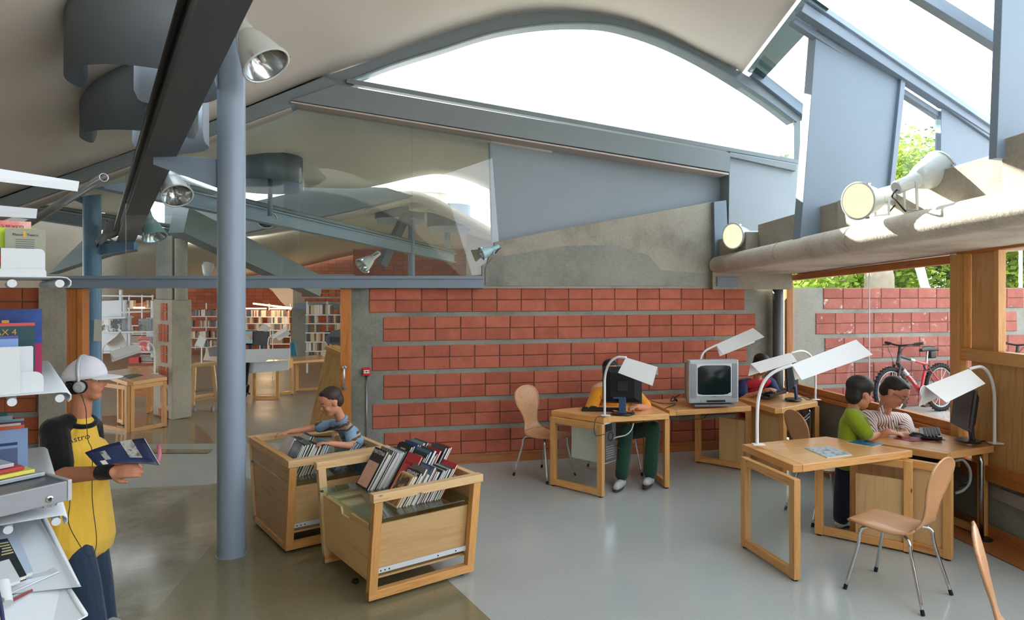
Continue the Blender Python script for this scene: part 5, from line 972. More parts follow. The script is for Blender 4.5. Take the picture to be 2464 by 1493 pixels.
# magazine in his hand
emblem('mag_navy', (20, 34, 72), (26, 44, 88), (16, 28, 60), 5); emblem('mag_photo', (60, 66, 70), (170, 168, 160), (90, 96, 90), 18)
mg = empty('magazine', P(300, 1100, 3.62), 0, 'open dark blue magazine held by the boy with headphones', 'magazine')
def sheet(a, b, c, d, bow, n=10): # corners tl, tr, br, bl
    return [[V(a).lerp(V(b), u).lerp(V(d).lerp(V(c), u), v) + V(bow) * math.sin(math.pi * u) for u in [i / n for i in range(n + 1)]] for v in [j / 4 for j in range(5)]]
tl, tr, brc, bl = P(204, 1090, 3.56), P(346, 1055, 3.74), P(384, 1120, 3.62), P(232, 1121, 3.50)
MB().grid(sheet(tl, tr, brc, bl, (0, -.012, .014))).build('cover', 'mag_navy', mg, smooth=True, solid=.002)
MB().grid(sheet(tl.lerp(brc, .03) + V((0, .022, -.004)), tr.lerp(bl, .03) + V((0, .022, -.004)), brc.lerp(tl, .03) + V((0, .022, -.004)), bl.lerp(tr, .03) + V((0, .022, -.004)), (0, -.010, .013))).build('pages', 'paper', mg, smooth=True, solid=.004)
sh_ = sheet(tl, tr, brc, bl, (0, -.0145, .016)); q_ = [r[6:9] for r in sh_[0:4]]; MB().grid(q_).build('cover_picture', 'mag_photo', mg, smooth=True); MB().grid([r[1:3] for r in sh_[3:5]]).build('barcode', 'paper', mg, smooth=True); MB().grid([r[2:4] for r in sh_[1:4]]).build('cover_picture', 'mag_photo', mg, smooth=True)
MB().grid([[P(386, 1070, 3.86), P(376, 1072, 3.85)], [P(389, 1092, 3.84), P(380, 1096, 3.83)], [P(384, 1120, 3.82), P(376, 1112, 3.80)]]).build('inner_page', cm((196, 110, 130)), mg, smooth=True, solid=.003)
# ---- small boy over the bins
stripes('polo_stripes', (124, 156, 182), [(.40, (92, 70, 58)), (.58, (176, 160, 146)), (.70, (92, 70, 58)), (.80, (124, 156, 182))], (.42, .1, -.9), .115)
t2, X2, R2 = person('small boy in a blue and brown striped polo shirt reaching into the bin', G(868, 1264), dict(head=P(796, 968, 5.72), neck=P(822, 1012, 5.80), shL=P(842, 1034, 5.68), shR=P(802, 1022, 5.95), elR=P(748, 1032, 5.92), wrR=P(694, 1040, 5.80), elL=P(848, 1074, 5.56), wrL=P(792, 1068, 5.42), pelvis=P(872, 1098, 5.88), knL=P(870, 1180, 5.78), anL=P(872, 1248, 5.82), toL=P(850, 1264, 5.66), knR=P(880, 1180, 5.95), anR=P(884, 1240, 5.97), toR=P(865, 1252, 5.85)),
    .80, .235, (-.78, -.50, -.36), 'hair_brown', 'short', 'skin', 'polo_stripes', 'grey_blue_cotton', .62, .0065, (.6, .4), girth=1.02)
neckring(t2, P(820, 1012, 5.80), (-.45, -.25, .85), .052, .016, 'grey_blue_cotton')
# ---- boy in orange
t3, X3, R3 = person('boy in an orange T-shirt sitting behind the black monitor', G(1520, 1180), dict(head=P(1468, 893, 7.2), neck=P(1474, 930, 7.28), shL=P(1528, 948, 7.28), shR=P(1436, 946, 7.26), elR=P(1420, 992, 7.1), wrR=P(1462, 988, 6.95), elL=P(1556, 982, 7.05), wrL=P(1532, 980, 6.86), pelvis=P(1490, 1040, 7.42), knL=P(1572, 1032, 6.98), anL=P(1564, 1146, 6.90), toL=P(1552, 1172, 6.72), knR=P(1506, 1036, 6.95), anR=P(1496, 1150, 6.84), toR=P(1480, 1184, 6.66)),
    1.0, .225, (.10, -.96, -.22), 'hair', 'short', 'skin', 'orange_cotton', 'green_cord', .85, .008, (.5, .5), girth=1.12)
for k in range(2): pass
text('lettering', 'M', .05, Matrix.Translation(P(1448, 958, 7.10)) @ Matrix.Rotation(math.pi / 2, 4, 'X'), 'red_paint', t3)
# ---- boy in red and blue
t4, X4, R4 = person('boy in a red and blue T-shirt typing at the corner desk', P(1820, 1090, 8.1), dict(head=P(1832, 880, 7.98), neck=P(1822, 912, 8.04), shL=P(1856, 922, 8.08), shR=P(1786, 924, 7.98), elR=P(1788, 956, 7.82), wrR=P(1838, 944, 7.72), elL=P(1866, 944, 7.95), wrL=P(1852, 938, 7.74), pelvis=P(1815, 992, 8.14), knL=P(1862, 990, 7.80), anL=P(1866, 1080, 7.75), toL=P(1870, 1092, 7.6), knR=P(1830, 994, 7.74), anR=P(1836, 1084, 7.7), toR=P(1846, 1098, 7.55)),
    .92, .225, (.55, -.72, -.34), 'hair', 'full', 'skin', 'red_cotton', 'navy_cotton', .85, .008, (.5, .5), 'blue_cotton', girth=1.05)
# ---- boy in green
t5, X5, R5 = person('boy in a green T-shirt standing beside the writing man', G(2024, 1268), dict(head=P(2070, 948, 5.7), neck=P(2054, 980, 5.72), shL=P(2064, 1003, 5.87), shR=P(2050, 1001, 5.57), elR=P(2090, 1052, 5.54), wrR=P(2112, 1046, 5.72), elL=P(2088, 1044, 5.9), wrL=P(2118, 1042, 5.86), pelvis=P(2040, 1100, 5.74), knL=P(2036, 1180, 5.80), anL=P(2034, 1244, 5.80), toL=P(2062, 1254, 5.84), knR=P(2028, 1182, 5.68), anR=P(2024, 1250, 5.68), toR=P(2052, 1264, 5.70)),
    .86, .250, (.96, .22, -.12), 'hair', 'full', 'skin', 'green_cotton', 'navy_cotton', .8, .0065, (.4, .4), girth=1.2, tall_legs=True, shoes='shoe_white')
# ---- man writing
stripes('shirt_stripes', (226, 212, 208), [(.45, (104, 62, 68)), (.78, (226, 212, 208))], (.9, .25, .22), .030)
t6, X6, R6 = person('man in a striped shirt and glasses leaning over the desk to write', P(2150, 1260, 6.2), dict(head=P(2152, 946, 5.92), neck=P(2128, 990, 6.08), shL=P(2174, 1012, 6.20), shR=P(2086, 1006, 6.00), elR=P(2096, 1062, 5.80), wrR=P(2136, 1040, 5.70), elL=P(2186, 1052, 5.95), wrL=P(2176, 1038, 5.76), pelvis=P(2130, 1128, 6.26), knL=P(2190, 1110, 5.95), anL=P(2190, 1230, 5.98), toL=P(2190, 1245, 5.85), knR=P(2150, 1120, 5.88), anR=P(2150, 1236, 5.9), toR=P(2150, 1255, 5.75)),
    1.06, .262, (.60, -.52, -.52), 'hair', 'short', 'skin_man', 'shirt_stripes', 'navy_cotton', .98, .007, (.75, .7), long_l=True, girth=1.12, hu=(.25, -.1, 1), hdirs={'R': ((.85, -.15, -.08), (.2, .2, -1), 1), 'L': ((-.3, -.6, -.1), (0, 0, -1), -1)})
for s in (-1, 1):
    c = X6(.385, s * .15, -.02); MB().lathe([(.024, -.0012), (.0262, 0), (.024, .0012), (.0228, 0), (.024, -.0012)], 20, Matrix.Translation(c) @ R6.to_4x4() @ Matrix.Rotation(math.pi / 2, 4, 'Y')).build('glasses_rim', 'chrome', t6, smooth=True); MB().tube([X6(.37, s * .24, .0), X6(.0, s * .37, .03)], .0018, 5).build('glasses_arm', 'black', t6)
MB().tube([X6(.40, -.05, -.02), X6(.40, .05, -.02)], .0015, 5).build('glasses_bridge', 'chrome', t6)
ck = X6(-.08, 0, -.5); 
for s in (-1, 1): MB().add([X6(-.02, s * .24, -.50), X6(.14, s * .16, -.62), X6(.15, s * .34, -.80), X6(-.02, s * .40, -.66)], [(0, 1, 2, 3)]).build('collar', 'shirt_stripes', t6, solid=.004)
pn = tag(MB().tube([P(2148, 1012, 5.62), P(2160, 1040, 5.60)], [.004, .003], 8).build('pen', cm((50, 110, 80)), smooth=True), 'green pen in the writing man\'s hand', 'pen')
# ================================================================ room beyond the opening
def PY(pts, Y): return [P(x, y, Y) for x, y in pts]
def vault(name, top, bot, Yb, Ya=None, lift=.05, n=3):            # a smooth vault strip between two curves
    T = bez([WP(x, y, -.1) if Ya is None else P(x, y, Ya) for x, y in top], n); B2 = bez([P(x, y, Yb) for x, y in bot], n)
    return S(MB().grid([[a.lerp(b, k / 6) + V((0, 0, lift * math.sin(math.pi * k / 6))) for a, b in zip(T, B2)] for k in range(7)]).build(name, 'plaster_warm', smooth=True, solid=.12))
gh = lambda xs: [(x, ghead(x) - 4) for x in xs]
x1 = [-900, -250, 80, 200, 354]; vault('ceiling_far', gh(x1), list(zip(x1, (440, 462, 492, 514, 536))), 12.4)
x2 = [350, 520, 590, 730, 860, 930, 1000, 1060, 1130, 1195, 1330]; vault('ceiling_far', gh(x2), list(zip(x2, (398, 430, 436, 443, 446, 434, 418, 412, 428, 462, 560))), 12.4)
x3 = [-900, -250, 80, 240]; vault('ceiling_far_low', list(zip(x3, (470, 484, 502, 531))), list(zip(x3, (745, 742, 740, 738))), 26.8, 12.6, .25)
x4 = [240, 400, 440, 590, 720, 840, 920, 985, 1040, 1090, 1190, 1330]; vault('ceiling_far_low', list(zip(x4, (580, 572, 562, 556, 532, 505, 482, 467, 482, 508, 562, 640))), list(zip(x4, (738, 716, 690, 664, 640, 612, 602, 598, 598, 600, 620, 640))), 26.8, 12.6, .25)
S(slab('trim_12', PY([(396, 408), (440, 432), (590, 490), (730, 458), (730, 443), (930, 452), (990, 470), (840, 508), (590, 560), (396, 578)], 12.5), V((.05, .2, 0)), 'fascia_grey'))
S(slab('trim_13', PY([(115, 660), (205, 572), (310, 590), (310, 604), (250, 615)], 12.2), V((.05, .2, 0)), 'fascia_grey'))
m, t, o = nodes('brick_far'); co_ = coords(t); mp = N(t, 'Mapping'); mp.inputs['Rotation'].default_value = (math.pi / 2, 0, 0); t.links.new(co_, mp.inputs[0]); bt = N(t, 'TexBrick'); bt.offset = .0
for k, v in (('Scale', 1.0), ('Mortar Size', .008), ('Brick Width', .29), ('Row Height', .14)): bt.inputs[k].default_value = v
bt.inputs['Color1'].default_value = lin((172, 96, 64)); bt.inputs['Color2'].default_value = lin((150, 80, 54)); bt.inputs['Mortar'].default_value = lin((110, 80, 62)); t.links.new(mp.outputs[0], bt.inputs['Vector']); finish(t, o, bt.outputs[0], .85)
S(MB().prism([V((-24, 27, -.5)), V((4, 27, -.5)), V((4, 27, 3.6)), V((-24, 27, 3.6))], V((0, .3, 0))).build('wall_far', 'brick_far'))
0 and S(MB().prism([V((-23, 8, -.5)), V((-23, 27, -.5)), V((-23, 27, 4)), V((-23, 8, 4))], V((-.3, 0, 0))).build('wall_far_left', 'plaster_warm'))
0 and S(MB().prism([V((.8, 8.6, -.5)), V((3.0, 27, -.5)), V((3.0, 27, 4)), V((.8, 8.6, 2.0))], V((.3, 0, 0))).build('wall_far_right', 'plaster_warm'))
S(slab('wall_far_pale', PY([(640, 690), (706, 690), (706, 770), (695, 745), (675, 725), (655, 700)], 26.6), V((0, .1, 0)), 'plaster_warm'))
S(slab('wall_far_block', PY([(1122, 552), (1200, 566), (1200, 690), (1122, 690)], 19.0), V((0, .1, 0)), 'concrete'))
# inner wall with bricks right of the far shelves
w7 = S(slab('wall_inner', PY([(705, 660), (850, 660), (850, 748), (705, 748)], 18.0), V((0, .2, 0)), 'concrete'))
S(slab('trim_14', PY([(708, 744), (850, 744), (850, 731), (708, 731)], 17.9), V((0, .1, 0)), 'steel_mid'))
S(slab('wall_inner_pier', PY([(702, 742), (738, 742), (738, 872), (702, 872)], 17.95), V((0, .3, 0)), 'concrete_wall'))
bmk = [brickmesh(.285 * .62, .135 * .62, 'brick_dim', 40 + k) for k in range(3)]
for r_, (y0, x0) in enumerate(((697, 726), (706, 726), (718, 733))):
    for k in range(9 - (r_ == 2)):
        put('brick', bmk[k % 3], w7, Matrix.Translation(P(x0 + 8 + k * 16.5, y0 + 4.5, 17.99)))
S(slab('sun_blocker_far', [V((-9.5, 13.2, 4.75)), V((-2.2, 13.2, 4.75)), V((-2.2, 16.5, 4.75)), V((-9.5, 16.5, 4.75))], V((0, 0, .12)), 'fascia_grey'))  # unseen slab, added to keep a sun patch off the near floor
# beams
def farbeam(name, p, q, w, h, label, mat='steel_mid', pipe=True, cat='beam'):
    t = empty(name, p, 0, label, cat); d = (q - p).normalized(); u = V((0, 0, 1)); s = d.cross(u).normalized()
    bar('web', p, q, .03, h, mat, t); bar('top_flange', p + u * h / 2, q + u * h / 2, w, .02, mat, t); bar('bottom_flange', p - u * h / 2, q - u * h / 2, w, .02, mat, t)
    if pipe: MB().tube([p + u * (h / 2 + .06), q + u * (h / 2 + .06)], .04, 10).build('lamp_trough', 'fascia_grey', t, smooth=True)
    return t
farbeam('steel_beam', P(240, 432, 7.7), P(1092, 622, 16), .16, .19, 'long steel beam falling to the right behind the glass screen', 'steel_blue')
farbeam('steel_beam', P(0, 502, 10.4), P(420, 566, 12.0), .14, .17, 'low steel beam behind the slim blue column')
tag(bar('concrete_rib', P(430, 530, 10.6), P(760, 690, 14), .3, .42, 'fascia_grey'), 'grey sloping roof rib behind the foreground column', 'rib')
tag(bar('steel_strut', P(978, 516, 14), P(918, 640, 13.6), .16, .16, 'steel_dark'), 'dark slanted steel strut under the far skylight drums', 'strut')
for px, y0, y1, Y, lb in ((990, 530, 668, 14.2, 'far steel post left of the pale block wall'), (1077, 548, 612, 16.5, 'thin far steel post below the right hand drum')):
    tag(MB().tube([P(px, y0, Y), P(px, y1, Y)], .07, 14).build('steel_post', 'steel_blue', smooth=True), lb, 'post')
tag(MB().tube([P(650, 420, 10), P(650, 520, 10)], .035, 12).build('steel_post', 'steel_mid', smooth=True), 'thin far steel post under the middle skylight drum', 'post')
# skylight drums in the far roof
drum(V(P(632, 430, 10.0)), .52, 0, 'x', [], ztop=1) if False else None
def fdrum(px, Y, r, zb, zt, label, dome=False):
    c = V(((px - HX) / FPX * Y, Y, 0)); return drum(c, r, zb, label, [(172, 366, 0), (10, 168, -.08)], ztop=zt)
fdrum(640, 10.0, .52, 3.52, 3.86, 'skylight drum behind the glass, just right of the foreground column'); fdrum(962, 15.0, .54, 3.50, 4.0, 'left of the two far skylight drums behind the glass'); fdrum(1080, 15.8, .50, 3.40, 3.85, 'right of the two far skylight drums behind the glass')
dm = empty('roof_dome', P(1030, 480, 14.0), 0, 'clear domed rooflight on the roof outside, seen through the glass', 'rooflight')
MB().lathe([(.40, 0), (.40, .30), (.43, .31), (.43, .35), (.39, .36)], 32, Matrix.Translation(P(1030, 506, 14.0))).build('kerb', 'concrete_light', dm, smooth='auto'); MB().lathe([(.39, 0), (.33, .09), (.2, .15), (.01, .17)], 32, Matrix.Translation(P(1030, 506, 14.0) + V((0, 0, .36)))).build('dome', 'glass', dm, smooth=True)
floodlight('small pale floodlight hanging from the long falling beam', P(640, 520, 10.4), (.35, -.6, -.5), .9, foot=P(628, 500, 10.4)); floodlight('pale floodlight low behind the glass, beside the slanted strut', P(882, 632, 13), (-.5, -.5, -.5), .95, foot=P(895, 618, 13)); floodlight('far lit floodlight behind the foreground column', P(598, 610, 13), (.1, -.9, -.2), .7, True, foot=P(592, 600, 13))
fl_ = floodlight('lit uplighter low behind the foreground column, washing the far vault', P(500, 650, 13.5), (.0, .35, .8), .8, True, foot=P(500, 664, 13.5))
up_l = bpy.data.lights.new('uplighter', 'SPOT'); up_l.energy = 500; up_l.color = (1, .9, .74); up_l.spot_size = 2.2; up_l.shadow_soft_size = .12; up_o = bpy.data.objects.new('uplighter', up_l); COL.objects.link(up_o); up_o.location = P(500, 640, 13.5); up_o.rotation_euler = V((0, .35, .8)).to_track_quat('-Z', 'Y').to_euler()
# far brick pieces seen through the glass at the right
wb3 = S(MB().prism(PY([(850, 600), (1122, 600), (1122, 690), (850, 690)], 20.0), V((0, .2, 0))).build('wall_far_brick', 'brick_far'))
# ---- concrete pier
N0, NL, NR = P(414, 1001, 11.05), P(369, 1001, 11.6), P(461, 1001, 11.35)
zf = fz(11); q = lambda p, z: V((p.x, p.y, z)); bkp = NL + NR - N0
pier = empty('concrete_pier', q(N0, zf), 0, 'grey concrete pier with brick inlays beyond the opening', 'pier')
zt = P(414, 722, 11.05).z
MB().prism([q(N0, zf), q(NR, zf), q(bkp, zf), q(NL, zf)], V((0, 0, zt - zf))).build('pier_base', 'concrete', pier, bevel=.01)
cN = N0.lerp(bkp, .5); MB().prism([q(p, zt) for p in (N0.lerp(bkp, .12), NR.lerp(NL, .2), bkp.lerp(N0, .2), NL.lerp(NR, .06))], V((0, 0, 1.05))).build('pier_shaft', 'concrete_wall', pier, bevel=.01)
MB().tube([q(P(436, 700, 11.2), zt), q(P(436, 700, 11.2), zt + 1.0)], .10, 20).build('pier_roll', 'concrete', pier, smooth='auto')
ud = (NL - N0); ul = ud.length; ud.normalize(); un = V((ud.y, -ud.x, 0)); un = un if un.dot(V((0, -1, 0))) > 0 else -un
bq = Matrix((-ud, -un, V((0, 0, 1)))).transposed().to_4x4(); bms = brickmesh(.13, .135, 'brick_dim', 77)
for gi in range(6):
    for rr in range(2):
        for k in range(2 if gi % 2 == 0 else 3):
            z = zt - .06 - gi * .35 - rr * .145 - .07; put('brick', bms, pier, Matrix.Translation(q(N0 + ud * (.26 + (k - (0 if gi % 2 == 0 else .3)) * .135), z) + un * .002) @ bq)
# ---- tables and lamps of the far room (copies of the near ones' kinds)
fzg = lambda px, py: gf(px, py)
def fdesk(label, feet, top, fills, h=.75, name='reading_table'):
    z0 = fz(feet[0][2]); return None
def at(px, Y, z=None): p = P(px, HY, Y); return (p.x, p.y)
desk('wooden reading table with a metal top, left beyond the opening', [at(232, 10.9), at(306, 9.75), at(402, 10.35), at(330, 11.6)], [(at(236, 10.2), at(309, 9.75), 'open'), (at(312, 9.8), at(399, 10.3), 'open'), (at(286, 10.6), at(300, 10.4), 'open')], 'far library tables', z0=fz(10.2), cat='table', name='reading_table')
desk('low wooden table behind the reading table, beside the pier', [at(300, 12.2), at(330, 11.6), at(395, 11.9), at(372, 12.6)], [(at(356, 11.9), at(370, 12.3), 'open')], 'far library tables', z0=fz(12), cat='table', name='reading_table')
desk_lamp('white lamp over the far reading table, shade pointing left', [P(372, 900, 10.6), P(372, 860, 10.6), P(368, 835, 10.6), P(352, 822, 10.55), P(332, 824, 10.5)], (P(332, 826, 10.5), P(264, 846, 10.3)), .16, .6, twist=.3)
desk_lamp('white lamp behind it, shade tilted up to the right', [P(246, 900, 11.0), P(246, 850, 11.0), P(252, 830, 11.0), P(258, 824, 11.0)], (P(254, 826, 11), P(290, 798, 10.9)), .18, .6, twist=-.4)
desk('far wooden desk by the white counter', [at(660, 15.5), at(668, 14.9), at(792, 15.6), at(770, 16.6)], [(at(664, 15.0), at(706, 15.2), 'glass'), (at(712, 15.6), at(790, 15.9), 'open')], 'far library tables', z0=fz(15.2), cat='table', name='reading_table')
dfr = desk('far wooden desk frame in front of the white counter', [at(560, 15.4), at(612, 14.5), at(672, 14.4), at(640, 15.4)], [(at(609, 14.3), at(672, 14.3), 'open')], 'far library tables', z0=fz(14.5), cat='table', name='reading_table')
ct = empty('white_counter', P(640, 900, 14.0), 0, 'white panelled counter right of the foreground column', 'counter')
slab('upper_panel', PY([(560, 842), (697, 839), (697, 866), (645, 866), (636, 872), (560, 874)], 14.1), V((0, .03, 0)), 'white_metal', ct); slab('lower_panel', PY([(560, 876), (694, 868), (694, 891), (560, 903)], 14.25), V((0, .03, 0)), 'white_metal', ct); slab('cabinet', PY([(565, 874), (690, 868), (690, 890), (565, 900)], 14.4), V((0, .4, 0)), 'pine', ct)
desk_lamp('far white lamp right of the counter, shade tilted up', [P(645, 845, 14.6), P(645, 825, 14.6), P(648, 812, 14.6), P(660, 804, 14.6)], (P(658, 806, 14.6), P(688, 786, 14.6)), .17, .6, twist=-.4)
desk_lamp('far white lamp just beside the foreground column, shade low', [P(625, 845, 15), P(625, 818, 15), P(618, 802, 15), P(600, 800, 15)], (P(606, 800, 15), P(578, 812, 14.8)), .17, .6, twist=.3)
desk_lamp('farthest white lamp, shade pointing up to the left', [P(656, 914, 18), P(656, 800, 18), P(652, 790, 18), P(646, 786, 18)], (P(650, 788, 18), P(632, 778, 18)), .17, .6)
monitor('far pale screen left of the white lamp', P(600, 842, 15.0), (.05, -1), .0, .36, .32, on=True); monitor('far dark screen beside the white lamp', P(628, 843, 14.8), (-.1, -1), 0, .38, .30)
tag(slab('leaflet_stand', PY([(700, 858), (714, 857), (708, 824), (698, 826)], 15.5), V((.0, .05, 0)), cm((40, 120, 160))), 'blue leaflet stand on the far wooden desk', 'leaflet stand')
# old monitor and slanted wooden lectern by the right jamb
sl_ = empty('slanted_lectern', gf(800, 960), 0, 'slanted wooden lectern leaning by the right door jamb', 'lectern')
slab('board', PY([(738, 1050), (786, 838), (795, 832), (828, 846), (828, 1050)], 9.4), V((.05, .35, 0)), 'oak', sl_, bevel=.006, gx=(0.3, 0, 1)); bar('ledge', P(784, 836, 9.35), P(822, 852, 9.35), .12, .05, 'pine', sl_)
cr = empty('crt_monitor', P(800, 836, 9.7), 0, 'blue grey tube monitor standing on the lectern behind the jamb', 'monitor')
slab('back_case', PY([(782, 812), (798, 797), (830, 790), (830, 842), (784, 826)], 9.6), V((.05, .3, 0)), 'steel_mid', cr, bevel=.01)
for k in range(6): slab('vent', PY([(794 + k * 6, 812), (797 + k * 6, 812), (797 + k * 6, 824), (794 + k * 6, 824)], 9.59), V((0, .01, 0)), 'steel_dark', cr)
# book trolley beside the pier
tr_ = empty('book_trolley', gf(495, 985), 0, 'wooden book trolley between the pier and the foreground column', 'trolley')
Yt = 12.3
for (xa, ya), (xb, yb), wd in (((462, 880), (530, 872), .5), ((464, 960), (530, 950), .45)): bar('shelf', P(xa, ya, Yt), P(xb, yb, Yt + .1), wd, .05, 'pine_pale', tr_)
for (xa, ya), (xb, yb) in (((468, 885), (464, 975)), ((512, 880), (522, 968))): bar('leg', P(xa, ya, Yt - .2), P(xb, yb, Yt - .2), .05, .06, 'pine_pale', tr_, up=(1, 0, 0))
for px in (468, 512): MB().lathe([(.0, -.015), (.05, -.015), (.055, 0), (.05, .015), (0, .015)], 16, Matrix.Translation(P(px, 985, 12.2)) @ Matrix.Rotation(math.pi / 2, 4, 'Y')).build('castor', 'grey_plastic', tr_, smooth='auto')
MB().tube([P(462, 943, 12.1), P(530, 937, 12.2)], .02, 8).build('push_rail', 'chrome', tr_)
ol = empty('crt_monitor', P(500, 872, 12.5), 0, 'beige tube monitor on the trolley beside the foreground column', 'monitor'); slab('case', PY([(488, 868), (498, 836), (525, 832), (525, 870)], 12.5), V((.05, .35, 0)), 'beige_plastic', ol, bevel=.01); slab('screen', PY([(500, 838), (524, 834), (524, 858), (504, 858)], 12.49), V((0, .005, 0)), 'grey_plastic', ol)
desk_lamp('white lamp on the trolley beside the pier', [P(485, 875, 12.32), P(485, 830, 12.4), P(483, 815, 12.4), P(479, 808, 12.4)], (P(480, 808, 12.4), P(468, 832, 12.3)), .13, .6)
ORD = 'first second third fourth fifth sixth seventh eighth ninth tenth eleventh twelfth thirteenth fourteenth'.split()
# white magazine rack with covers, left of the pier
mr_ = empty('magazine_rack', gf(300, 985), 0, 'white metal magazine rack behind the far reading table', 'rack'); Yr = 13.2
slab('back_panel', PY([(243, 725), (305, 722), (305, 848), (243, 850)], Yr + .15), V((0, .02, 0)), 'white_metal', mr_); slab('back_panel', PY([(352, 765), (374, 765), (374, 850), (352, 850)], Yr + .1), V((0, .02, 0)), 'white_metal', mr_)
for xa, xb, y in ((240, 312, 766), (240, 372, 800), (240, 372, 848), (300, 352, 752)): bar('shelf', P(xa, y, Yr), P(xb, y - 2, Yr), .28, .03, 'white_metal', mr_)
for px, y0, y1 in ((291, 698, 780), (367, 724, 860), (312, 760, 850)): bar('upright', P(px, y0, Yr + .05), P(px, y1, Yr + .05), .05, .05, 'white_metal', mr_, up=(1, 0, 0))
bar('top_bar', P(243, 712, Yr), P(370, 714, Yr), .03, .03, 'white_metal', mr_)
slab('cabinet', PY([(308, 882), (370, 880), (370, 952), (312, 955)], Yr + .2), V((0, .35, 0)), 'pine_red', mr_)
emblem('mg1', (228, 228, 224), (228, 228, 224), (40, 40, 40), 5); emblem('mg2', (28, 30, 30), (34, 36, 36), (200, 200, 200), 8); emblem('mg3', (50, 50, 50), (120, 120, 116), (24, 24, 24), 5); emblem('mg4', (190, 40, 48), (200, 50, 50), (230, 220, 210), 7); emblem('mg5', (220, 200, 90), (120, 150, 190), (230, 230, 220), 8)
for lab, x0, y0, x1, y1, mt, w_ in (('white magazine with black specks on the far rack', 244, 768, 262, 800, 'mg1', None), ('black chalk drawn magazine on the far rack', 266, 769, 292, 801, 'mg2', None), ('dark magazine lettered SANT JORDI on the far rack', 333, 767, 359, 799, 'mg3', 'SANT JORDI'), ('red magazine lettered EL CULTURAL on the far rack', 333, 811, 359, 845, 'mg4', 'EL CULTURAL'), ('yellow and blue magazine partly behind the lamp shade', 264, 824, 291, 843, 'mg5', None)):
    t = empty('magazine', P((x0 + x1) / 2, y1, 13.12), 0, lab, 'magazine', 'magazines on the far rack'); slab('cover', PY([(x0, y1), (x1, y1), (x1, y0), (x0, y0)], 13.12), V((0, .01, 0)), mt, t)
    if w_: text('lettering', w_, .034, Matrix.Translation(P((x0 + x1) / 2, y0 + 4, 13.11)) @ Matrix.Rotation(math.pi / 2, 4, 'X'), 'paper', t)
for k in range(14):
    tag(slab('magazine', PY([(338 + R.uniform(-3, 3), 876 - k * 2.1), (368 + R.uniform(-3, 3), 876 - k * 2.1), (366, 873.5 - k * 2.1), (340, 873.5 - k * 2.1)], 13.3), V((0, .25, 0)), cm(R.choice(((206, 204, 198), (120, 110, 110), (60, 60, 66), (190, 60, 56), (200, 190, 170))))), 'thin magazine, %s from the bottom of the untidy pile on the far cabinet' % ORD[k], 'magazine', 'pile of magazines on the far cabinet')
tag(slab('storage_box', PY([(310, 876), (334, 874), (334, 860), (310, 862)], 13.25), V((0, .25, 0)), 'red_paint'), 'red box beside the untidy magazine pile', 'box')
tag(slab('magazine', [V((p.x, p.y, fz(10.2) + .752)) for p in (P(285, 900, 10.3), P(310, 900, 10.1), P(345, 900, 10.5), P(325, 900, 10.7))], V((0, 0, .006)), 'mg2'), 'black and white magazine lying on the far reading table', 'magazine')
# ---- bookcases
shelfbooks = [MB().box((0, 0, h / 2), (w, .15, h)).mesh('book', cm(c)) for w, h, c in ((.045, .22, (120, 84, 62)), (.055, .24, (176, 160, 130)), (.04, .21, (90, 80, 72)), (.05, .23, (206, 198, 182)), (.06, .25, (70, 66, 64)), (.045, .20, (150, 70, 50)), (.05, .24, (110, 120, 120)), (.045, .225, (196, 176, 140)), (.055, .215, (60, 72, 84)), (.065, .235, (214, 208, 196)))]
bw = [.045, .055, .04, .05, .06, .045, .05, .045, .055, .065]
nbook = 0; emit('tube_light', (255, 190, 120), 9)
BC = ['brown', 'tan', 'dark brown', 'cream', 'charcoal', 'rust red', 'grey', 'sand', 'slate blue', 'off white']
NTH = lambda n: '%d%s' % (n, 'th' if 10 < n % 100 < 14 else {1: 'st', 2: 'nd', 3: 'rd'}.get(n % 10, 'th'))
def bookcase(label, px0, px1, ys, Y, fillf, lights, quota, short):
    global nbook
    t = empty('bookcase', P((px0 + px1) / 2, ys[-1] + 20, Y), 0, label, 'bookcase', 'far bookcases')
    for y in ys: bar('shelf', P(px0, y, Y), P(px1, y, Y), .26, .03, 'white_metal', t)
    for px in (px0 + 1, (px0 * .45 + px1 * .55), px1 - 1): bar('upright', P(px, ys[0] - 32, Y + .08), P(px, ys[-1] + 30, Y + .08), .04, .04, 'white_metal', t, up=(1, 0, 0))
    rest = MB(); mine = 0
    for y in ys:
        x = P(px0 + 2, y, Y).x; xe = P(px1 - 2, y, Y).x; z = P(px0, y, Y).z + .017
        nrow = 0
        while x < xe:
            if R.random() < fillf:
                k = R.randrange(10); nrow += 1
                if mine < quota: tag(put('book', shelfbooks[k], None, Matrix.Translation((x + bw[k] / 2, Y - .02, z)) @ Matrix.Rotation(R.uniform(-.03, .03), 4, 'Y')), '%s book, %s from left, %s shelf of the %s' % (BC[k], NTH(nrow), ORD[ys.index(y)], short), 'book', 'books on the far shelves'); mine += 1
                else: rest.box((x + bw[k] / 2, Y - .02, z + .11), (bw[k], .15, .22))
                x += bw[k] + .003
            else: x += R.uniform(.03, .35)
    if rest.v: rest.build('book_rows', cm((150, 130, 104)), t)['kind'] = 'stuff'
    for a, b, y in lights:
        l = MB().tube([P(a, y, Y - .2), P(b, y, Y - .2)], .025, 8).build('shelf_light', 'tube_light', t)
    return t
bookcase('warmly lit bookcase on the far brick wall', 584, 700, [763, 779, 795, 811, 828], 25.5, .955, [(591, 641, 743), (649, 697, 743)], 130, 'warmly lit bookcase')
bookcase('far bookcase beside the pier', 458, 528, [762, 788, 814, 836], 25.0, .95, [], 60, 'bookcase by the pier')
bookcase('bookcase beside the right door jamb', 738, 828, [758, 779, 801, 823, 845, 868], 17.4, .93, [], 90, 'bookcase by the right jamb')
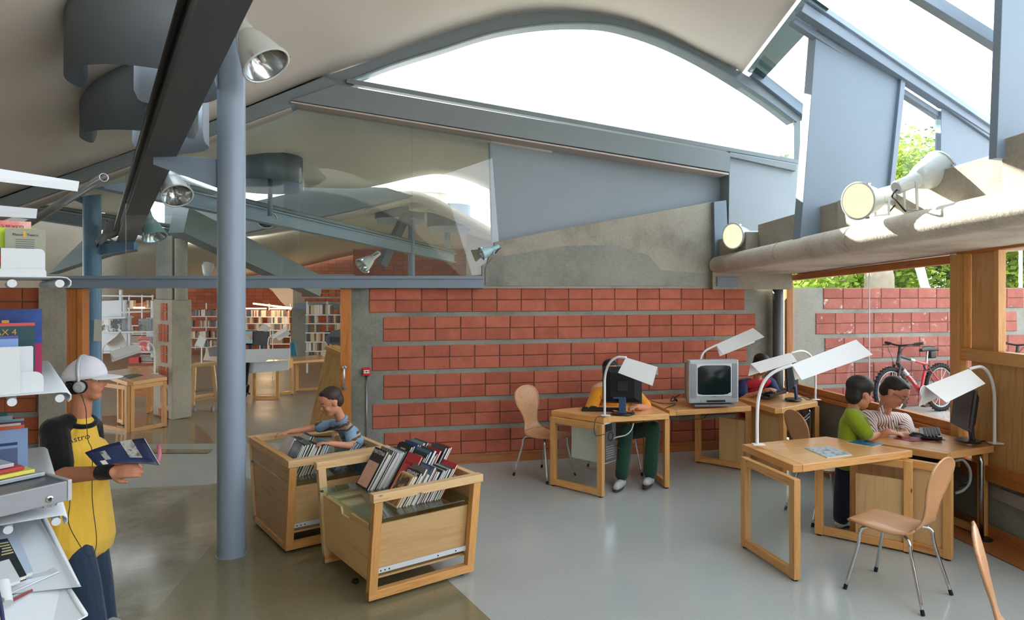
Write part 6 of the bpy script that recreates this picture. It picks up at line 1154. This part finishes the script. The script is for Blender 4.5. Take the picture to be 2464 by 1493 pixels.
bookcase('bookcase half hidden by the magazine rack', 310, 368, [742, 784, 804, 826], 22, .8, [(322, 348, 741)], 20, 'bookcase behind the magazine rack')
tag(MB().tube([P(610, 731, 26), P(700, 742, 22)], .03, 8).build('shelf_light', 'tube_light'), 'slanting warm strip light above the far shelves', 'light')
warm = bpy.data.lights.new('shelf_glow', 'POINT'); warm.energy = 30; warm.color = (1, .72, .45); warm.shadow_soft_size = .3; wo2 = bpy.data.objects.new('shelf_glow', warm); COL.objects.link(wo2); wo2.location = P(640, 748, 24.6)
# dark trousered leg of someone seated at the counter, half hidden by the column
lg = empty('person', gf(590, 938), 0, 'seated person half hidden by the foreground column, dark trousers and shoe', 'person')
blob('trousers', [('c', P(580, 872, 14.6), P(592, 878, 14.2), .09, .08), ('c', P(592, 878, 14.2), P(588, 930, 14.2), .07, .06)], 'black_cotton', lg, .012); blob('body', [('c', P(570, 800, 14.6), P(574, 868, 14.7), .14, .14), ('e', P(570, 775, 14.6), (.09, .09, .12))], 'skin', lg, .015); shoe(lg, P(588, 930, 14.2), P(598, 934, 14.0), 'black', 1.1, fz(14.2))
# sun flecked floor lamps: recessed floor spots
# ================================================================ trees and post outdoors
def leafmat(name, a, b):
    m, t, o = nodes(name); oi = N(t, 'NewGeometry'); n = noise(t, coords(t), 3, 4); col = ramp(t, n, [(.3, a), (.7, b)]); bs = N(t, 'BsdfDiffuse'); tl_ = N(t, 'BsdfTranslucent'); t.links.new(col, bs.inputs[0]); t.links.new(col, tl_.inputs[0]); mx = N(t, 'MixShader'); mx.inputs[0].default_value = .4; t.links.new(bs.outputs[0], mx.inputs[1]); t.links.new(tl_.outputs[0], mx.inputs[2]); t.links.new(mx.outputs[0], o.inputs[0])
leafmat('leaf_bright', (96, 128, 40), (176, 194, 92)); leafmat('leaf_dark', (34, 58, 36), (74, 104, 56)); plain('bark', (150, 138, 124), .9, var=.25, scale=9)
def tree(label, base, h, rad, mat, n, leaf=.14, name='leafy_tree', tr=.16, low=.12):
    base = V(base); t = empty(name, base, 0, label, 'tree', 'trees outside'); r = random.Random(hash(label) % 1000 if False else len(label) * 7 + int(base.x * 10)); tk = [base, base + V((.1, 0, h * .4)), base + V((0, .1, h * .75))]
    MB().tube(bez(tk, 4), [tr] * 5 + [tr * .6] * 4, 10).build('trunk', 'bark', t, smooth=True)
    for k in range(5): a = k * 1.3; s0 = base + V((.05, 0, h * (.3 + .08 * k))); MB().tube([s0, s0 + V((math.cos(a) * rad * .6, math.sin(a) * rad * .6, h * .18))], [tr * .4, tr * .12], 6).build('branch', 'bark', t)
    cl = [V((r.gauss(0, .42) * rad, r.gauss(0, .42) * rad, h * (low + (1 - low) * r.random()))) for _ in range(26)]; m = MB()
    for i in range(n):
        c = cl[r.randrange(26)]; p = base + c + V((r.gauss(0, .22) * rad, r.gauss(0, .22) * rad, r.gauss(0, .16) * rad)); a = V((r.gauss(0, 1), r.gauss(0, 1), r.gauss(0, .6))).normalized(); b = a.orthogonal().normalized() ; L = leaf * r.uniform(.6, 1.2)
        m.v += [p, p + a * L * .5 + b * L * .3, p + a * L, p + a * L * .5 - b * L * .3]; k = len(m.v); m.f.append([k - 4, k - 3, k - 2, k - 1])
    me = m.mesh('foliage', mat, fix=False); o = put('foliage', me, t); o['kind'] = 'stuff'; return t
for lab, px, Y, h, rad, mat, n in (('pale green tree at the left end of the window strip', 1945, 15, 4.2, 1.5, 'leaf_bright', 5000), ('bright leafy tree behind the wall, left of the glass joint', 2030, 17, 5.0, 1.9, 'leaf_bright', 6500), ('bright leafy tree beside the white trunk', 2130, 16, 5.0, 1.7, 'leaf_bright', 6500), ('tall leafy tree rising to the roof window', 2206, 20, 5.7, 1.2, 'leaf_bright', 6000), ('dark evergreen at the right of the window strip', 2285, 19, 5.6, 2.0, 'leaf_dark', 8000), ('dark evergreen beyond the door bay', 2440, 17, 4.6, 1.9, 'leaf_dark', 8000), ('pale tree beyond the door bay, by the pink post', 2400, 14, 4.0, 1.1, 'leaf_bright', 5000), ('dark evergreen low behind the wall, left part', 2080, 24, 4.4, 2.6, 'leaf_dark', 8000)):
    p = P(px, HY, Y); tree(lab, (p.x, p.y, .3), h, rad, mat, n, .17 if mat == 'leaf_bright' else .13)
tk = empty('bare_trunk', P(2115, 693, 13), 0, 'thick pale bare trunk behind the outside wall', 'trunk'); MB().tube([V((P(2110, 700, 13).x, 13, .3)), P(2116, 668, 13), P(2112, 640, 13)], [.32, .26, .24], 12).build('trunk', 'bark', tk, smooth=True)
tag(MB().tube([V((P(2228, 700, 12).x, 12, .3)), P(2226, 693, 12), P(2216, 655, 12), P(2206, 620, 12)], .075, 12).build('lamp_post', 'white_metal', smooth=True), 'slanted white post behind the outside wall', 'post')
tag(MB().tube([V((P(2456, 700, 12).x, 12, .3)), P(2456, 560, 12)], .03, 10).build('pole', 'soffit_pink', smooth=True), 'thin pinkish pole outside beyond the door bay', 'pole')
# ================================================================ white shelving close to the camera, left
E1 = V((.80, .60, 0)); E2 = V((-.60, .80, 0)); RC = V((-1.163, 1.80, 0)); RZ = math.atan2(E1.y, E1.x)
def K(a, b, z): q = RC + E1 * a + E2 * b; return V((q.x, q.y, z))          # a: towards the shelf front, b: along the row
def zz(py, Y=1.8): return EYE - (py - HY) / FPX * Y
rk = empty('shelving_rack', K(-.3, .3, 0), 0, 'white metal library shelving at the left edge of the picture', 'shelving')
def lipshelf(z, a0, a1, b0, b1, tilt=0.0, bars=True):
    pr = [(a0, 0), (a1 - .02, 0), (a1 - .008, -.002), (a1, -.010), (a1, -.020), (a1 - .006, -.027)]; m = MB(); m.grid([[K(a, b, z + dz + tilt * (a - a0)) for a, dz in pr] for b in (b0, b1)]); m.build('shelf', 'white_metal', rk, smooth='auto', solid=.003)
    if bars:
        for a in (a1 - .024, a1 - .125, a1 - .22): MB().tube([K(a, b0 + .004, z - .017), K(a, b1, z - .017)], .0105, 14).build('shelf_bar', 'white_metal', rk, smooth='auto')
zs2, zs3, zs4 = 2.028, 1.727, 1.405
lipshelf(zs2, -.46, .0, 0, .95); lipshelf(zs3, -.46, .0, 0, .95); lipshelf(zs4, -.46, -.008, 0, .95)
m = MB(); m.grid([[P(-60, 430, 1.58), P(186, 461, 1.8)], [P(-60, 397, 1.58), P(190, 437, 1.8)]]); m.build('canopy_edge', 'white_metal', rk, solid=.003)
m = MB(); m.grid([[P(-60, 518, 1.7), P(86, 526, 1.95)], [P(-60, 489, 1.7), P(89, 503, 1.95)]]); m.build('cross_strip', 'white_metal', rk, solid=.003)
MB().tube([P(250, 427, 1.86), P(66, 540, 2.35)], .011, 18, False).build('steel_tube', 'grey_metal', rk, smooth=True, solid=.003)
MB().tube([K(-.30, .35, .0), K(-.30, .35, 2.5)], .02, 12).build('upright', 'white_metal', rk, smooth=True); MB().tube([K(-.30, .9, .0), K(-.30, .9, 2.5)], .02, 12).build('upright', 'white_metal', rk, smooth=True)
def plate(name, a0, a1, b, z0, z1, mat, parent, r=.012, th=.002):           # upright plate facing the camera, rounded upper front corner
    pts = [K(a0, b, z0), K(a1, b, z0)] + [K(a1 - r + r * math.cos(t), b, z1 - r + r * math.sin(t)) for t in [math.pi / 2 * k / 5 for k in range(6)]] + [K(a0, b, z1)]
    return slab(name, pts, E2 * th, mat, parent)
def xa(px, b=.0):                                                          # a for a picture column at depth b
    k = (px - HX) / FPX; q = RC + E2 * b; return (k * q.y - q.x) / (E1.x - k * E1.y)
def yz(px, py, b=0.0): a = xa(px, b); return EYE - (py - HY) / FPX * (RC + E2 * b + E1 * a).y
be = empty('bookend', K(-.1, .01, zs2), 0, 'white metal bookend on the shelf at eye level', 'bookend', 'white metal bookends'); plate('plate', xa(2), xa(109), .012, zs2 + .002, yz(60, 598), 'white_metal', be); plate('foot', xa(-40), xa(112), .006, zs2 + .001, zs2 + .020, 'white_metal', be, .008)
be = empty('bookend', K(-.1, .01, zs3), 0, 'front white bookend on the middle shelf', 'bookend', 'white metal bookends'); plate('plate', xa(-60), xa(49), .010, zs3 + .002, yz(20, 838), 'white_metal', be, .004)
be = empty('bookend', K(-.1, .03, zs3), 0, 'taller white bookend behind it on the middle shelf', 'bookend', 'white metal bookends'); plate('plate', xa(-20, .03), xa(80, .03), .03, zs3 + .002, yz(60, 834, .03), 'white_metal', be, .004); plate('foot', xa(40, .02), xa(105, .02), .02, zs3 + .002, yz(80, 895, .02), 'white_metal', be, .02)
# books standing behind the bookends, covers to the camera
def cover(label, px0, px1, py0, b, zb, mat, th=.012, title=None, name='book', extra=(), tm='black', ts=.012, ty=.8, flip=False):
    a0, a1 = xa(px0, b), xa(px1, b); zt = yz((px0 + px1) / 2, py0, b); t = empty(name, K((a0 + a1) / 2, b, zb), 0, label, 'book', 'books on the white shelving')
    slab('cover', [K(a0, b, zb), K(a1, b, zb), K(a1, b, zt), K(a0, b, zt)], E2 * .0015, mat, t); slab('pages', [K(a0 + .002, b + .0018, zb), K(a1 - .002, b + .0018, zb), K(a1 - .002, b + .0018, zt - .003), K(a0 + .002, b + .0018, zt - .003)], E2 * (th - .003), 'paper', t); slab('back_cover', [K(a0, b + th - .001, zb), K(a1, b + th - .001, zb), K(a1, b + th - .001, zt), K(a0, b + th - .001, zt)], E2 * .0015, mat, t)
    F_ = lambda a, z: Matrix.Translation(K(a, b - .001, z)) @ Matrix.Rotation(RZ, 4, 'Z') @ Matrix.Rotation(math.pi / 2, 4, 'X') @ Matrix.Rotation(math.pi if flip else 0, 4, 'Z')
    if title: text('lettering', title, ts, F_((a0 + a1) / 2, zb + (zt - zb) * ty), tm, t, ext=.0002)
    for (u0, u1, v0, v1, m2) in extra: slab('cover_print', [K(a0 + (a1 - a0) * u, b - .0006, zb + (zt - zb) * v) for u, v in ((u0, v0), (u1, v0), (u1, v1), (u0, v1))], E2 * .0005, m2, t)
    return t
emblem('cov_pink', (236, 150, 150), (240, 190, 186), (226, 120, 120), 4); plain('gold', (206, 150, 60), .4, .4)
cover('pink book with upside down red lettering, at the back of the eye level shelf', -60, 75, 531, .10, zs2 + .004, 'cov_pink', .014, 'GUIA de Catalunya', tm=cm((120, 30, 40)), ts=.011, ty=.9, flip=True)
cover('lime green book with a padlock mark on the eye level shelf', -60, 90, 548, .07, zs2 + .004, cm((178, 206, 40)), .016, 'RE', tm='paper', ts=.02, ty=.35, extra=((.33, .40, .45, .58, 'black'), (0, .5, .2, .45, 'red_paint')))
cover('grey green book with small black text, foremost on the eye level shelf', 12, 110, 551, .04, zs2 + .004, cm((142, 146, 128)), .012, 'Platon   Teatro', tm='black', ts=.009, ty=.87, extra=((.44, .5, .82, .95, 'gold'),) + tuple((.25, .72, .76 - .045 * k, .775 - .045 * k, 'steel_dark') for k in range(6)))
emblem('cov_blue', (14, 60, 130), (18, 70, 146), (10, 44, 110), 3); plain('cov_crimson', (160, 26, 84), .45)
cover('tall blue and crimson album on the middle shelf', -80, 101, 745, .16, zs3 + .004, 'cov_blue', .012, extra=((.86, 1.0, .0, .55, 'cov_crimson'), (.45, .55, .82, .86, 'gold')))
cover('dark green book with gold lettering on the middle shelf', -80, 84, 779, .11, zs3 + .004, cm((22, 66, 74)), .018, 'MAX 4', tm='gold', ts=.022, ty=.86, extra=((0, 1, .955, 1, cm((196, 70, 70))), (.72, .96, .42, .44, 'paper'), (.72, .94, .38, .40, 'paper')))
cover('small violet film case behind the front bookend', -40, 44, 810, .05, zs3 + .004, cm((70, 74, 140)), .012, 'Lunariam', tm='paper', ts=.010, ty=.8, extra=((.45, 1, .55, .95, cm((120, 150, 206))), (.5, .95, .1, .5, cm((180, 186, 190)))))
# shelf with discs and the player
zp = zs4 + .004
for k, (c, y) in enumerate((((40, 90, 90), 1012), ((150, 170, 180), 1022), ((120, 160, 160), 1030), ((110, 50, 80), 1036), ((206, 206, 204), 1041), ((206, 92, 60), 1046))):
    cover('%s disc case standing behind the player, %s from the back' % (('dark green', 'grey', 'pale teal', 'plum', 'white', 'orange')[k], ('farthest', 'second', 'third', 'fourth', 'fifth', 'sixth')[k]), -60, (18, 30, 58, 58, 50, 59)[k] - k * 0, y - 16, .42 - k * .03, zp, cm(c), .012, name='disc_case')
cover('blue grey disc booklet with a dark heading behind the player', -60, 67, 1038, .22, zp, cm((116, 142, 180)), .01, name='disc_case', extra=((0, .8, .78, .82, cm((20, 40, 100))), (.0, .8, .5, .74, cm((70, 90, 126))), (0, .93, .1, .46, 'white_metal')))
ply = empty('disc_player', K(-.15, .1, zp), 0, 'silver disc player on the lower shelf at the left edge', 'player'); z0p, z1p = zp + .012, zp + .070
up0, up1 = V((.52, .855, 0)).normalized(), V((-.855, .52, 0)); PC = G(174, 1200, z0p); PC = P(174, 1203, 1.80)
z0p = PC.z; z1p = z0p + .052
def PK(a, b, z): q = PC + up0 * a + up1 * b; return V((q.x, q.y, z))
slab('front_panel', [PK(-.43, 0, z0p), PK(-.012, 0, z0p), PK(-.012, 0, z1p), PK(-.43, 0, z1p)], up1 * .012, 'player_side', ply, bevel=.002)
slab('corner_trim', [PK(-.011, 0, z0p - .001), PK(0, 0, z0p - .001), PK(0, .0, z1p + .002), PK(-.011, 0, z1p + .002)], up1 * .25, 'silver_plastic', ply, bevel=.002)
slab('top_cover', [PK(-.43, .012, z0p + .002), PK(-.012, .012, z0p + .002), PK(-.012, .25, z0p + .002), PK(-.43, .25, z0p + .002)], V((0, 0, z1p - z0p - .003)), 'player_top', ply, bevel=.002)
jk = Matrix.Translation(PK(-.055, -.001, z0p + .016)) @ (-up1).to_track_quat('Z', 'Y').to_matrix().to_4x4(); MB().lathe([(.004, .001), (.005, .003), (.0085, .002), (.0095, 0)], 18, jk).build('jack_ring', 'chrome', ply, smooth='auto'); MB().lathe([(0, .0015), (.004, .0015)], 12, jk).build('jack_hole', 'black', ply)
MB().lathe([(0, -.012), (.020, -.012), (.022, -.002), (.020, 0), (0, 0)], 20, Matrix.Translation(PK(-.04, .04, z0p))).build('foot', 'chrome', ply, smooth='auto'); MB().lathe([(0, -.012), (.020, -.012), (.022, -.002), (.020, 0), (0, 0)], 20, Matrix.Translation(PK(-.3, .04, z0p))).build('foot', 'chrome', ply, smooth='auto')
for k, (lab, c, px1, y) in enumerate((('clear disc case lying on the player, lowest', (150, 160, 168), 88, 1128), ('disc case with a yellow spine lying on the player', (214, 206, 90), 92, 1117), ('disc case with a red spine lying on the player', (170, 50, 50), 70, 1108), ('clear disc case on top of the pile on the player', (176, 170, 180), 76, 1098))):
    q = K(xa(px1, .18), .18, 0); t = empty('disc_case', V((q.x, q.y, z1p + .011 * k)), 0, lab, 'disc case', 'disc cases on the player'); z = z1p + .002 + .0112 * k; rr = V((.8, .6, 0)) ; dd = V((-.6, .8, 0))
    base_ = PK(-.02 - .02 * k, .10 + .01 * k, z); pts = [base_, base_ - up0 * .14, base_ - up0 * .14 + up1 * .125, base_ + up1 * .125]
    slab('case', pts, V((0, 0, .0095)), 'silver_plastic' if k in (0, 3) else cm(c), t, bevel=.001); slab('spine_label', [p - up1 * .0006 + V((0, 0, .002)) for p in (pts[0] - up0 * .01, pts[1])] + [p - up1 * .0006 + V((0, 0, .008)) for p in (pts[1], pts[0] - up0 * .01)], up1 * .0005, cm(c), t)
# sloping display shelves below
def dsl(pts, mat, name, parent, ext=None): return slab(name, pts, ext or V((.004, .003, -.002)), mat, parent)
sd_ = empty('display_shelf', P(60, 1300, 1.75), 0, 'sloping white display shelf under the player', 'shelf')
Yd = 1.78
dsl([P(-80, 1236, 1.9), P(105, 1240, 1.95), P(190, 1412, 1.72), P(-80, 1440, 1.6)], 'white_metal', 'back_plate', sd_)
dsl([P(-90, 1432, 1.60), P(118, 1358, 1.78), P(140, 1376, 1.74), P(-90, 1478, 1.56)], 'white_metal', 'ledge', sd_)
dsl([P(-90, 1470, 1.56), P(150, 1396, 1.74), P(206, 1482, 1.66), P(120, 1530, 1.6), P(-90, 1600, 1.5)], 'white_metal', 'lower_plate', sd_)
MB().tube([P(150, 1396, 1.74), P(206, 1482, 1.66)], .006, 8).build('rolled_edge', 'white_metal', sd_, smooth=True); MB().tube([P(98, 1244, 1.93), P(188, 1408, 1.71)], .004, 8).build('rolled_edge', 'white_metal', sd_, smooth=True)
MB().tube([P(4, 1404, 1.60), P(12, 1455, 1.57)], .016, 16).build('pivot', 'white_metal', sd_, smooth='auto'); MB().tube([P(2, 1446, 1.545), P(2, 1449, 1.55)], .007, 12).build('screw', 'chrome', sd_)
def lean(label, q, Y, mat, th=.012, extra=()):
    t = empty('book', P(q[0][0], q[0][1], Y[0]), 0, label, 'book', 'books on the white shelving'); pts = [P(x, y, d) for (x, y), d in zip(q, Y)]; n = (pts[1] - pts[0]).cross(pts[2] - pts[0]).normalized(); n = n if n.y > 0 else -n
    slab('cover', pts, n * .002, mat, t); slab('pages', [p.lerp(sum(pts, V()) / 4, .02) + n * .0022 for p in pts], n * th, 'paper', t); slab('back_cover', [p + n * (th + .0024) for p in pts], n * .002, mat, t)
    for k, (qq, mm) in enumerate(extra):
        f = lambda u, v: pts[0].lerp(pts[1], u).lerp(pts[3].lerp(pts[2], u), v) - n * .001
        slab('cover_print', [f(qq[0], qq[1]), f(qq[2], qq[1]), f(qq[2], qq[3]), f(qq[0], qq[3])], n * .0006, mm, t)
lean('pale book with a violet top edge leaning on the sloping shelf', [(-70, 1262), (26, 1246), (80, 1376), (-70, 1420)], (1.80, 1.86, 1.70, 1.6), cm((170, 186, 206)), .01, (((0, 0, 1, .1), cm((50, 50, 120))),))
lean('black book with pale lettering leaning on the sloping shelf', [(-70, 1312), (18, 1296), (64, 1384), (-70, 1428)], (1.72, 1.77, 1.66, 1.56), cm((34, 40, 44)), .01, tuple(((.5, .1 + .07 * k, .97, .13 + .07 * k), cm((196, 186, 140))) for k in range(5)) + (((.0, .06, .99, .08), cm((60, 60, 130))),))
lean('white card holder in front of the black book', [(-70, 1372), (22, 1346), (50, 1396), (-70, 1440)], (1.62, 1.68, 1.62, 1.54), 'white_metal', .004)
lean('dark red book seen through the slot of the sloping shelf', [(20, 1446), (78, 1418), (80, 1424), (22, 1454)], (1.60, 1.66, 1.66, 1.60), cm((110, 26, 34)), .01)
cable('dark blue cable hanging at the lower left corner', [P(-6, 1420, 1.5), P(2, 1460, 1.5), P(8, 1500, 1.5)], .004, cm((34, 40, 84)))
